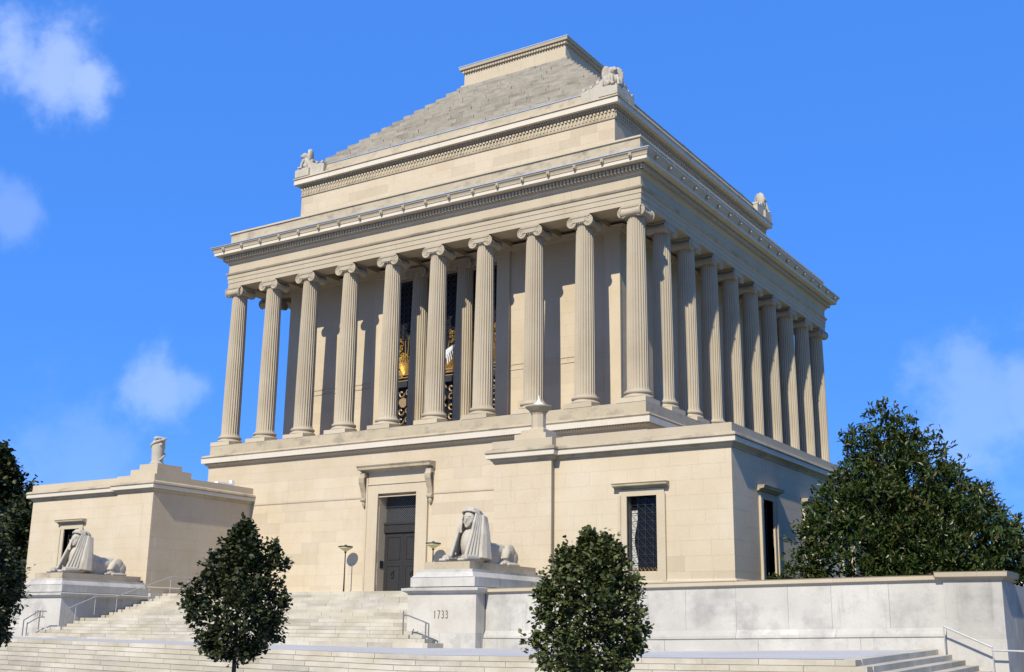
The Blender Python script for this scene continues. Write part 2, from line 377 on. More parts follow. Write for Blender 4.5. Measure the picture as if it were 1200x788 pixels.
def column(x,y,cap,rot=0):
    c=link('column',ME_sh,T,(x,y,0)); link('column_base',ME_ba,c,(x,y,0)); link('capital',cap,c,(x,y,0)); link('plinth_block',ME_pl,c,(x,y,-.001)); return c
for i,x in enumerate(XS): column(x,0,ME_cc if i in (0,9) else ME_cf)
for y in YSD[1:]: column(XR,y,ME_cc if y==YSD[-1] else ME_cs)
for y in YSD[1:]: column(XL,y,ME_cc if y==YSD[-1] else ME_cs)
for x in XS[1:-1]: column(x,YB,ME_cf)
# --- entablature
ring([(-.56,H),(.56,H),(.56,H+.25),(.59,H+.26),(.59,H+.53),(.62,H+.54),(.62,H+.76),(-.56,H+.76)],M_lime,'architrave')
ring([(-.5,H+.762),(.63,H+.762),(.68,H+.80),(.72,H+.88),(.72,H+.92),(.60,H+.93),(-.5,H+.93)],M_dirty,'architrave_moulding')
ring([(-.5,H+.932),(.575,H+.932),(.575,H+1.46),(-.5,H+1.46)],M_lime,'frieze')
ring([(-.5,H+1.462),(.60,H+1.462),(.62,H+1.55),(.72,H+1.62),(.72,H+1.70),(.76,H+1.98),(.80,H+2.04),(-.5,H+2.04)],M_lime,'bed_moulding')
ring([(-.5,H+2.042),(1.24,H+2.042),(1.26,H+2.03),(1.28,H+2.04),(1.28,H+2.20),(-.5,H+2.20)],M_white,'corona')
ring([(-.5,H+2.202),(1.27,H+2.202),(1.31,H+2.24),(1.33,H+2.32),(1.37,H+2.40),(1.44,H+2.46),(1.47,H+2.53),(-.5,H+2.53)],M_lime,'gutter_cyma')
ring([(-.5,H+2.532),(1.50,H+2.532),(1.50,H+2.575),(-.5,H+2.66)],M_flash,'gutter_flashing')
m=MB()
def dent(m,a,b,step,w_,o0,o1,z0,z1,rect=(XL,XR,YF,YB),sides='fr'):
    x0,x1,y0,y1=rect
    for s_ in sides:
        lo,hi=(x0-a,x1+a) if s_=='f' else (y0-a,y1+a)
        n=round((hi-lo)/step)
        for i in range(n):
            c=lo+(i+.5)*(hi-lo)/n
            if s_=='f': m.box(c-w_/2,c+w_/2,y0-o1,y0-o0,z0,z1)
            elif s_=='r': m.box(x1+o0,x1+o1,c-w_/2,c+w_/2,z0,z1)
            else: m.box(x0-o1,x0-o0,c-w_/2,c+w_/2,z0,z1)
dent(m,.90,0,.215,.125,.70,.93,H+1.73,H+1.95,sides='frl'); m.build('dentil_band',M_lime,T,kind='stuff')
# lion head spouts on the cyma
q=MB(); q.lathe([(.02,-.17),(.10,-.15),(.13,-.06),(.13,.06),(.10,.13),(.03,.16)],(0,0,0),n=10)
q.v=[(x,-.02+.8*y,z) for x,y,z in q.v]; q.box(-.06,.06,-.19,-.08,-.11,-.01); q.box(-.13,-.07,-.09,.02,.07,.15); q.box(.07,.13,-.09,.02,.07,.15); q.v=[(x*.72,y*.72-.0,z*.85) for x,y,z in q.v]; ME_lion=q.mesh(M_dirty,'lion_head')
def spouts(face):
    n=19 
    L0,L1=(XL-1.2,XR+1.2) if face in 'f' else (YF-1.2,YB+1.2)
    for i in range(n):
        c=L0+(i+.5)*(L1-L0)/n
        if face=='f': link('lion_head_spout',ME_lion,T,(c,YF-1.365,H+2.36))
        elif face=='r': link('lion_head_spout',ME_lion,T,(XR+1.365,c,H+2.36),rot=(0,0,math.pi/2))
        else: link('lion_head_spout',ME_lion,T,(XL-1.365,c,H+2.36),rot=(0,0,-math.pi/2))
for f_ in 'frl': spouts(f_)
# attic parapet and terrace
ring([(-.4,H+2.4),(.58,H+2.4),(.58,H+3.58),(-.4,H+3.58)],M_dirty,'attic_parapet')
ring([(-.45,H+3.582),(.66,H+3.582),(.66,H+3.68),(-.45,H+3.68)],M_lime,'parapet_coping')
m=MB(); m.box(XL-.2,XR+.2,YF-.2,YB+.2,H+2.3,H+2.7); m.build('attic_terrace',M_soffit,T)
# soffit / ceiling of colonnade
m=MB(); m.box(XL+.4,XR-.4,YF+.4,YB-.4,H+.42,H+.7); m.build('colonnade_ceiling',M_soffit,T)
m=MB()
for x in XS[1:-1]: m.box(x-.32,x+.32,.56,2.5,H+.1,H+.421)
for y in YSD[1:-1]: m.box(-2.3,-.56,y-.32,y+.32,H+.1,H+.421); m.box(XL+.56,-26.0,y-.32,y+.32,H+.1,H+.421)
m.build('ceiling_beam',M_soffit,T,kind='stuff')
# --- cella
CY=2.5; WX0,WX1=-18.15,-10.16
wz0,wz1=-.1,9.55
bays=[(WX0,-16.35),(-15.25,-13.06),(-11.96,WX1)]
ashlar((T,'cella_front_wall'),'y',CY,-26.1,-2.2,-.1,H+.42,.66,1.5,holes=[(WX0,WX1,-.2,9.55)],seed=11,back=.8,limit=235)
ashlar((T,'cella_side_wall'),'x',-2.2,CY+.09,25.6,-.1,H+.42,.66,1.6,seed=12,stuff=True,back=.6)
m=MB(); m.box(-26.1,-25.5,CY+.8,25.6,-.1,H+.42); m.box(-25.5,-2.8,25.0,25.6,-.1,H+.42); m.box(-25.4,-2.9,CY+2.2,CY+2.3,-.1,H+.42); m.build('cella_rear_wall',M_wall,T)
# pilasters and belt on cella wall
def pil(x0,x1):
    m=MB(); m.box(x0,x1,CY-.14,CY+.02,-.1,H-.25); m.box(x0-.06,x1+.06,CY-.20,CY+.02,H-.25,H-.05); m.box(x0-.05,x1+.05,CY-.18,CY+.02,-.1,.35)
    m.build('pilaster',M_wall,T)
for a in (-26.12,-3.1): pil(a,a+.92)
for a in (-10.1,-19.1): pil(a,a+.85)
for a,b,c in ((-25.2,-19.15,3.02),(-25.2,-19.15,3.32),(-9.2,-3.15,3.02),(-9.2,-3.15,3.32)): m=MB(); m.box(a,b,CY-.03,CY+.02,c,c+.08); m.build('belt_moulding',M_lime,T)
m=MB(); m.sweep([(.0,H-.05),(.22,H-.05),(.26,H+.10),(.34,H+.22),(.0,H+.22)],[(-26.1,CY),(-2.2,CY),(-2.2,25.6)]); m.build('cella_cornice',M_lime,T)
for x in (-15.8,-12.513):
    c=link('inner_column',ME_sh,T,(x,CY+.15,0)); link('column_base',ME_ba,c,(x,CY+.15,0)); link('capital',ME_cf,c,(x,CY+.15,0)); link('plinth_block',ME_pl,c,(x,CY+.15,-.001))
# lintel over the windows
m=MB(); m.box(WX0-.001,WX1+.001,CY+.05,CY+.8,9.552,H+.2); m.build('window_lintel',M_wall,T)
# three great windows
for (a,b) in ((-18.15,-15.8),(-15.8,-12.513),(-12.513,-10.16)):
    y=CY+.55; cx=(a+b)/2; g0=3.35
    fr=MB(); fr.box(a,a+.16,y-.15,y+.2,-.1,9.55); fr.box(b-.16,b,y-.15,y+.2,-.1,9.55)
    fr.box(a+.16,b-.16,y-.15,y+.15,9.40,9.55); fr.box(a+.16,b-.16,y-.2,y+.15,2.95,3.3); fr.box(a+.16,b-.16,y-.12,y+.15,-.1,.7)
    wn=fr.build('window',M_bronze,T,loc=(cx,y,0))
    g=MB(); g.box(a+.1,b-.1,y+.1,y+.12,0.6,9.45); g.build('pane',M_glassd,wn)
    # circle lattice above
    l=MB(); nx=max(3,round((b-a-.3)/.36)); dx=(b-a-.32)/nx
    for i in range(nx):
        z=5.9
        while z<9.3:
            px=a+.16+dx*(i+.5); l.tube([(px+math.cos(t)*dx*.42,y,z+.18+math.sin(t)*dx*.42) for t in [k*math.pi/4 for k in range(9)]],.022,n=4,cap=False)
            z+=dx
        if i: l.tube([(a+.16+dx*i,y+.02,5.7),(a+.16+dx*i,y+.02,9.4)],.018,n=4)
    l.build('lattice',M_bronze,wn)
    # gilded sunburst panel
    s_=MB(); rr=random.Random(int(-a*10))
    for k in range(26):
        an=rad(8+k*164/25); L=1.0+rr.random()*1.7
        s_.tube([(cx+math.cos(an)*.25,y-.03,3.55+math.sin(an)*.25),(cx+math.cos(an)*min(L,(b-a)*.46/max(.25,abs(math.cos(an)))),y-.03,3.55+math.sin(an)*L)],[.05,.025],n=4)
    for k in range(170):
        px=rr.uniform(a+.25,b-.25); pz=rr.uniform(3.9,6.1)
        if abs(px-cx)<.3 and pz>5: continue
        t0=rr.random()*6; s_.tube([(px+math.cos(t0+t)*.10,y+.0,pz+math.sin(t0+t)*.10) for t in [k*.9 for k in range(6)]],.026,n=4)
    s_.build('gilded_sunburst',M_gold,wn)
    s2=MB()
    for z in (3.35,3.55,3.72): s2.tube([(a+.18,y-.06,z),(b-.18,y-.06,z)],.045,n=5)
    nx=max(3,round((b-a-.3)/.55)); dx=(b-a-.34)/nx
    for i in range(nx):
        for z in (.95,1.5,2.05,2.6):
            px=a+.17+dx*(i+.5); sg=1 if (i+int(z*2))%2 else -1
            s2.tube([(px+math.cos(sg*t)*(.24-.03*t),y-.05,z+math.sin(sg*t)*(.27-.035*t)) for t in [k*.7 for k in range(9)]],.045,n=5)
    s2.build('scroll_grille',M_tan,wn)
    m=MB(); m.lathe([(.02,-.04),(.30,-.04),(.30,.0),(.02,.0)],(0,0,0),n=12); m.v=[(cx+x,y-.16+z,2.0+yy) for x,yy,z in m.v]; m.build('rosette',M_tan,wn)
# eagle-like white ornament in the middle window
m=MB()
for sg in (-1,1):
    for k in range(6): m.tube([(-14.156,CY+.42,4.3),(-14.156+sg*(.25+.12*k),CY+.40,4.85+.05*k),(-14.156+sg*(.35+.13*k),CY+.42,4.0+.13*k)],[.10,.09,.03],n=6)
m.tube([(-14.156,CY+.35,3.7),(-14.156,CY+.35,4.6),(-14.156,CY+.3,4.9)],[.13,.18,.08],n=8); m.build('carved_eagle',M_white_metal,T)
# --- upper block
BX0,BX1,BY0,BY1=XL+2.47,XR-2.47,YF+2.47,YB-2.47; UR=[(BX0,BY0),(BX1,BY0),(BX1,BY1),(BX0,BY1)]
ashlar((T,'attic_block_wall'),'y',BY0,BX0,BX1,12.7,16.66,.56,1.5,seed=21,back=.6,limit=300,skip=lambda a,c:c<14.7)
ashlar((T,'attic_block_side_wall'),'x',BX1,BY0+.09,BY1,12.7,16.66,.56,1.5,seed=22,stuff=True)
m=MB(); m.box(BX0,BX0+.6,BY0+.6,BY1,12.7,16.66); m.box(BX0+.6,BX1-.6,BY1-.6,BY1,12.7,16.66); m.build('attic_block_rear_wall',M_wall,T)
ring([(-.8,16.662),(.05,16.662),(.07,16.72),(.02,16.74),(.02,17.28),(-.8,17.28)],M_dirty,'upper_frieze',UR)
m=MB(); rect=(BX0,BX1,BY0,BY1)
dent(m,0,0,.235,.08,.0,.07,16.84,17.10,rect,'fr'); dent(m,.05,0,.235,.14,.0,.10,17.09,17.21,rect,'fr'); m.build('carved_leaf_band',M_lime,T,kind='stuff')
m=MB(); dent(m,.1,0,.17,.10,.05,.16,17.30,17.44,rect,'fr'); m.build('upper_dentil_band',M_lime,T,kind='stuff')
ring([(-.8,17.282),(.06,17.282),(.12,17.40),(.16,17.46),(-.8,17.46)],M_dirty,'upper_bed_moulding',UR)
ring([(-.8,17.462),(.38,17.462),(.38,17.46),(.40,17.46),(.40,17.74),(-.8,17.74)],M_white,'upper_corona',UR)
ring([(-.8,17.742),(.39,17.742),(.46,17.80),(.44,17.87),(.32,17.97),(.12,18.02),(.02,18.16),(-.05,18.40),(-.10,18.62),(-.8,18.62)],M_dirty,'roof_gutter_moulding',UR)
ring([(-.9,18.622),(-.06,18.622),(-.06,18.67),(-.9,18.72)],M_flash,'roof_foot_flashing',UR)
# --- stepped pyramid
AX0,AX1,AY0,AY1=XL+10.05,XR-10.05,YF+10.05,YB-10.05
rf=MB(); NS=14; z0=18.6; z1=25.75; o0=2.95; o1=10.05
steps=[]
for i in range(NS):
    o=lerp(o0,o1-.35,i/(NS-1)); za=z0+(z1-z0)*i/NS; zb=z0+(z1-z0)*(i+1)/NS; steps.append((o,za,zb))
    rf.box(XL+o+.06,XR-o-.06,YF+o+.06,YB-o-.06,za-(.0 if i else .3),zb-.02)
roof=rf.build('pyramid_roof',M_roof,T)
cnt=0; J=MB(); rr=random.Random(5)
for i,(o,za,zb) in enumerate(steps):
    for c in range(2):
        a_,b_=za+(zb-za)*c/2,za+(zb-za)*(c+1)/2
        for side in 'frlb':
            lo,hi=(XL+o,XR-o) if side in 'fb' else (YF+o,YB-o)
            x=lo
            while x<hi-.05:
                l=rr.uniform(.6,1.4); e=min(hi,x+l); 
                if hi-e<.3: e=hi
                pr=rr.uniform(-.03,.045)+(.03 if c else 0); g=.005; zt=b_-.008+rr.uniform(-.02,.012)
                d0=.8
                if side=='f': bb=(x+g,e-g,YF+o-pr,YF+o+d0,a_,zt)
                elif side=='b': bb=(x+g,e-g,YB-o-d0,YB-o+pr,a_,zt)
                elif side=='r': bb=(XR-o-d0,XR-o+pr,x+g,e-g,a_,zt-.004)
                else: bb=(XL+o-pr,XL+o+d0,x+g,e-g,a_,zt-.004)
                if side=='f' and cnt<290 and rr.random()<.96: boxobj('slab',*[round(v,2) if j<4 else v for j,v in enumerate(bb)],M_roof,roof); cnt+=1
                else: J.box(*bb)
                x=e
J.build('slab_course',M_roof,roof,kind='stuff')
AR=[(AX0,AY0),(AX1,AY0),(AX1,AY1),(AX0,AY1)]
m=MB(); m.box(AX0-.18,AX1+.18,AY0-.18,AY1+.18,25.5,25.98); m.box(AX0,AX1,AY0,AY1,25.98,26.95); m.build('apex_block',M_lime,T)
ring([(-.5,26.96),(.08,26.96),(.14,27.02),(.14,27.16),(-.5,27.16)],M_lime,'apex_bed_moulding',AR)
m=MB(); dent(m,.1,0,.21,.12,.05,.16,26.94,27.14,(AX0,AX1,AY0,AY1),'fr'); m.build('apex_dentil_band',M_lime,T,kind='stuff')
ring([(-.5,27.162),(.26,27.162),(.30,27.36),(-.5,27.36)],M_lime,'apex_cornice',AR)
m=MB(); m.box(AX0-.32,AX1+.32,AY0-.32,AY1+.32,27.362,27.42); m.build('apex_flashing',M_flash,T)
# --- wings
WXR0,WXR1=-3.05,7.906; WYF=-7.78; LX1=-25.26; LX0=-36.216; PR=.34
WT,WB=-4.03,-9.43
def hood(m,x0,x1,z,y,ax='y',d=.32):
    P=[(0,z-.12),(.10,z-.12),(.12,z-.06),(d-.06,z-.02),(d-.02,z-.03),(d,z),(d,z+.05),(d+.04,z+.10),(0,z+.12)]
    if ax=='y': m.sweep(P,[(x0,y),(x1,y)])
    else: m.sweep(P,[(y,x0),(y,x1)])
def lattice_window(parent,a,b,c,d,face,ax='y',gold=False,depth=.28):
    """opening a..b , c..d"""
    fr=MB(); fw_=.34; fz=.28; pr=.07
    def bx(m,u0,u1,d0,d1,z0,z1):
        if ax=='y': m.box(u0,u1,face-d1,face-d0,z0,z1)
        else: m.box(face+d0,face+d1,u0,u1,z0,z1)
    for u0,u1,z0_,z1_ in ((a-fw_,a,c-.4,d+fz),(b,b+fw_,c-.4,d+fz),(a,b,d,d+fz),(a,b,c-.4,c-.06)): bx(fr,u0,u1,-.05,pr,z0_,z1_)
    for u0,u1 in ((a-fw_-.05,a-fw_+.08),(b+fw_-.08,b+fw_+.05)): bx(fr,u0,u1,-.05,pr+.04,c-.4,d+fz-.25)
    # reveal
    for u0,u1,z0_,z1_ in ((a-.12,a,c,d),(b,b+.12,c,d),(a,b,d,d+.12),(a-.05,b+.05,c-.18,c)): bx(fr,u0,u1,-.60,-.051,z0_,z1_)
    wn=fr.build('window',M_lime,parent,loc=(((a+b)/2,face,c) if ax=='y' else (face,(a+b)/2,c)))
    h=MB(); hood(h,a-fw_-.22,b+fw_+.22,d+fz+.14,face,ax); h.build('window_hood',M_dirty,wn)
    g=MB(); bx(g,a,b,-depth-.14,-depth-.12,c,d); g.build('pane',M_glass,wn)
    if ax=='y':  # pale draped strips before the pane stand in for white reflections on the glass
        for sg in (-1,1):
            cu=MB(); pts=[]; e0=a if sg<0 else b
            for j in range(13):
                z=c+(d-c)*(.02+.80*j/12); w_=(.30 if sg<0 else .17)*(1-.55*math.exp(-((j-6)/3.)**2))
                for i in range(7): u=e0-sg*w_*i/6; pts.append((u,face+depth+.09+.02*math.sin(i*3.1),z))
            cu.add(pts,[(j*7+i,j*7+i+1,j*7+8+i,j*7+7+i) for j in range(12) for i in range(6)]); cu.build('reflection_strip',M_refl,wn)
    gr=MB(); n=4; dx=(b-a)/n; nz_=max(6,round((d-c)/dx)); dz=(d-c)/nz_
    def P(u,z,dd=0): return (u,face+depth-dd,z) if ax=='y' else (face-depth+dd,u,z)
    for i in range(n+1): gr.tube([P(min(b-.02,max(a+.02,a+dx*i)),c),P(min(b-.02,max(a+.02,a+dx*i)),d)],.016,n=4)
    for j in range(nz_+1): gr.tube([P(a,min(d-.02,max(c+.02,c+dz*j))),P(b,min(d-.02,max(c+.02,c+dz*j)))],.014,n=4)
    for i in range(n):
        for j in range(nz_):
            u,z=a+dx*i,c+dz*j
            gr.tube([P(u,z),P(u+dx,z+dz)],.009,n=3); gr.tube([P(u+dx,z),P(u,z+dz)],.009,n=3)
    gr.build('window_grille',M_bronze,wn)
    gg=MB()
    for i in range(8):
        u=a+(b-a)*i/8; w8=(b-a)/8; gg.tube([P(u,c+.03,.04),P(u+w8/2,c+.16,.04),P(u+w8,c+.03,.04)],.022,n=4)
    gg.build('gilded_crest',M_gold,wn)
    return wn
def wing(x0,x1,pa,pb,right):
    hx=(3.31,4.66) if right else (-32.98,-31.66)
    holes=[(hx[0],hx[1],-8.79,-5.76)]
    ashlar((T,'wing_front_wall'),'y',WYF,x0,x1,WB,WT,.62,1.45,holes=holes,seed=31+right,back=.6)
    # projecting pier
    ashlar((T,'wing_pier'),'y',WYF-PR,pa,pb,WB,WT,.62,1.4,seed=41+right,back=.34-.014)
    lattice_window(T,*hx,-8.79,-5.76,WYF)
    out=[(x0,WYF),(x1,WYF)]
    return
wing(WXR0,WXR1,-3.05,-.13,True); wing(LX0,LX1,-28.2,LX1,False)
# side walls of wings
ashlar((T,'wing_side_wall'),'x',WXR1,WYF+.09,32,WB,WT,.62,1.5,holes=[(-4.62,-3.40,-9.0,-5.76),(.75,1.97,-9.0,-5.76),(6.1,7.3,-9.0,-5.76)],seed=51,stuff=True)
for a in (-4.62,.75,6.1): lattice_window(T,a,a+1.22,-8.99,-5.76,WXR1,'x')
ashlar((T,'annex_side_wall'),'x',LX1,WYF-PR+.09,-.80,WB,WT,.62,1.5,seed=52,limit=300)
for bb in ((LX0,LX0+.6,WYF+.6,20),(WXR0,WXR0+.6,WYF+.6,-.8),(LX0+.6,-29.2,19.4,20),(.9,WXR1-.6,31.4,32)): m=MB(); m.box(*bb,WB,WT); m.build('wing_inner_wall',M_wall,T)
# base course
m=MB(); m.sweep([(0,-9.43),(.10,-9.43),(.10,-9.20),(.02,-9.12),(0,-9.12)],[(.0,WYF),(WXR1,WYF),(WXR1,32)]); m.sweep([(0,-9.43),(.08,-9.43),(.08,-9.12),(.0,-9.08)],[(LX0,WYF),(-28.2,WYF),(-28.2,WYF-PR),(LX1,WYF-PR),(LX1,-.8),(Dx0-.75,-.79)]); m.sweep([(0,-9.43),(.08,-9.43),(.08,-9.12),(.0,-9.08)],[(Dx1+.75,-.79),(-3.05,-.79)]); m.build('base_course',M_lime,T)
# wing cornices: path right wing (from inner return, along front incl pier jog, along side)
pr_path=[(-3.05,-.8),(-3.05,WYF-PR),(-.13,WYF-PR),(-.13,WYF),(WXR1,WYF),(WXR1,32)]
pl_path=[(LX0,20),(LX0,WYF),(-28.2,WYF),(-28.2,WYF-PR),(LX1,WYF-PR),(LX1,-.8)]
for p in (pr_path,pl_path):
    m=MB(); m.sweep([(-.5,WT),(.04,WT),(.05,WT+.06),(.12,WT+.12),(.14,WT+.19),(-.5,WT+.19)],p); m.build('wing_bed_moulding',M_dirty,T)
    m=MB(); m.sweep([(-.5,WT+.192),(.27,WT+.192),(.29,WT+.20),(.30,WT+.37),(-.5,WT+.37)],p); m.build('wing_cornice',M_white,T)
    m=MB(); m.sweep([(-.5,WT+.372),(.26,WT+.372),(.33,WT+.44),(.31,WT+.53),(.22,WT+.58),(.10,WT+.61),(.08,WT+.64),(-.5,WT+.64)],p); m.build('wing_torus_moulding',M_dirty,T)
    m=MB(); m.sweep([(-.5,WT+.642),(.08,WT+.642),(.08,WT+.97),(-.5,WT+.97)],p); m.build('wing_parapet',M_lime,T)
m=MB(); m.box(WXR0+.4,WXR1-.4,WYF+.3,31.6,WT+.3,WT+.5); m.box(LX0+.4,LX1-.4,WYF+.3,19.6,WT+.3,WT+.5); m.build('wing_roof',M_soffit,T)
# --- main door
m=MB(); J0,J1=Dx0-.72,Dx1+.68; yf=-.79
for u0,u1,z0_,z1_ in ((J0,Dx0,-9.43,-3.35),(Dx1,J1,-9.43,-3.35),(Dx0,Dx1,Dz1,-3.35)): m.box(u0,u1,yf-.12,yf+.05,z0_,z1_)
m.box(J0,J1,yf-.10,yf+.05,-3.348,-2.72); m.box(J0-.10,J0-.001,yf-.15,yf+.05,-9.43,-3.0); m.box(J1+.001,J1+.10,yf-.15,yf+.05,-9.43,-3.0); m.box(J0-.02,J1+.02,yf-.17,yf+.05,-3.40,-3.31)
for u0,u1,z0_,z1_ in ((Dx0-.3,Dx0+.015,-9.43,Dz1-.015),(Dx1-.015,Dx1+.3,-9.43,Dz1-.015),(Dx0-.3,Dx1+.3,Dz1-.015,Dz1+.3)): m.box(u0,u1,yf+.051,yf+1.3,z0_,z1_)
door=m.build('door_frame',M_lime,T,loc=(AX,yf,-9.43))
m=MB(); P=[(0,-2.72),(.14,-2.72),(.18,-2.64),(.40,-2.58),(.56,-2.58),(.58,-2.47),(.64,-2.40),(.66,-2.36),(.0,-2.33)]
m.sweep(P,[(J0-.48,yf),(J1+.48,yf)]); m.build('door_hood',M_dirty,door)
for cx in (J0-.26,J1+.26):
    q=MB(); pts=[(cx,yf-.30,-2.90),(cx,yf-.40,-3.05),(cx,yf-.38,-3.25),(cx,yf-.28,-3.5),(cx,yf-.17,-3.8),(cx,yf-.12,-4.05),(cx,yf-.14,-4.25)]
    for dx in (-.09,0,.09): q.tube([(p[0]+dx,p[1],p[2]) for p in pts],[.10,.11,.10,.09,.075,.07,.08],n=7)
    q.box(cx-.17,cx+.17,yf-.36,yf+.02,-2.95,-2.722); q.box(cx-.14,cx+.14,yf-.10,yf+.02,-4.25,-2.95)
    q.tube([(cx-.16,yf-.16,-4.20),(cx+.16,yf-.16,-4.20)],.10,n=8); q.lathe([(.02,-.42),(.08,-.34),(.12,-.22),(.10,-.1)],(cx,yf-.09,-4.2),n=8)
    q.build('scroll_bracket',M_dirty,door)
dy=yf+.62
for s_,(u0,u1) in enumerate(((Dx0+.02,AX-.06),(AX-.05,Dx1-.02))):
    q=MB(); q.box(u0,u1,dy,dy+.12,-9.43,-5.98)
    for z0_,z1_ in ((-9.1,-7.75),(-7.45,-6.2)):
        for (a,b,c,d) in ((u0+.2,u1-.2,z0_,z0_+.04),(u0+.2,u1-.2,z1_-.04,z1_),(u0+.2,u0+.24,z0_+.04,z1_-.04),(u1-.24,u1-.2,z0_+.04,z1_-.04)): q.box(a,b,dy-.03,dy+.01,c,d)
    z=-9.3
    while z<-6.05:
        for x in (u0+.10,u1-.10): q.box(x-.022,x+.022,dy-.02,dy+.01,z,z+.045)
        z+=.19
    x=u0+.25
    while x<u1-.2: q.box(x,x+.045,dy-.02,dy+.01,-7.62,-7.575); x+=.19
    lf=q.build('door_leaf',M_door,door)
    k=MB(); kx=(u0+u1)/2; k.tube([(kx+math.cos(t)*.10,dy-.09,-8.25+math.sin(t)*.13) for t in [i*math.pi/5 for i in range(11)]],.022,n=5); k.lathe([(.01,-.08),(.09,-.04),(.10,.04),(.02,.1)],(kx,dy-.04,-8.08),n=8); k.build('door_knocker',M_bronze,door)
q=MB(); q.box(Dx0,Dx1,dy-.10,dy+.15,-5.979,-5.45); q.box(Dx0,Dx1,dy-.14,dy-.10,-5.55,-5.45); q.build('transom_bar',M_door,door)
q=MB(); q.box(Dx0,Dx1,dy+.10,dy+.12,-5.45,Dz1); q.build('transom_pane',M_glass,door)
q=MB()
W_=Dx1-Dx0; k=-12
while k<30:
    for sg in (1,-1):
        # diagonal lattice lines clipped to the transom
        x0=Dx0+k*.13; pts=[]
        zA,zB=-5.45,Dz1; h_=zB-zA
        if sg==1: a=(x0,zA); b=(x0+h_,zB)
        else: a=(x0+h_,zA); b=(x0,zB)
        lo,hi=max(0,(Dx0-min(a[0],b[0]))/h_),min(1,(Dx1-min(a[0],b[0]))/h_)
        if hi-lo<.03: continue
        if sg==1: p,q2=(a[0]+lo*h_,zA+lo*h_),(a[0]+hi*h_,zA+hi*h_)
        else: p,q2=(b[0]+lo*h_,zB-lo*h_),(b[0]+hi*h_,zB-hi*h_)
        q.tube([(p[0],dy+.02,p[1]),(q2[0],dy+.02,q2[1])],.012,n=4)
    k+=1
q.build('transom_grille',M_lat,door)
q=MB(); q.box(Dx0+.0,Dx0+.03,yf+.25,yf+.55,-7.9,-7.5); q.build('wall_plaque',M_bronze,door)
q=MB(); q.box(AX-2.1,AX+2.1,-2.0,-.4,-9.425,-9.40)
# ================================================================== remeshed figures
def bake(mb,voxel,mat,name,smooth=6):
    me=mb.mesh(mat,name,recalc=True); o=bpy.data.objects.new('tmp',me); COL.objects.link(o)
    r_=o.modifiers.new('r','REMESH'); r_.mode='VOXEL'; r_.voxel_size=voxel; r_.use_smooth_shade=True
    s_=o.modifiers.new('s','SMOOTH'); s_.factor=.5; s_.iterations=smooth
    dg=bpy.context.evaluated_depsgraph_get(); dg.update(); out=bpy.data.meshes.new_from_object(o.evaluated_get(dg))
    bpy.data.objects.remove(o); out.name=name
    if not out.materials: out.materials.append(mat)
    return out
def ell(m,c,r_,rot=(0,0,0),n=18):
    q=MB(); k=11; q.lathe([(max(.001,math.sin(math.pi*i/k)),-math.cos(math.pi*i/k)) for i in range(k+1)],n=n)
    from mathutils import Euler
    E=Euler(rot).to_matrix(); m.add([tuple(E@Vector((x*r_[0],y*r_[1],z*r_[2]))+Vector(c)) for x,y,z in q.v],q.f); return m
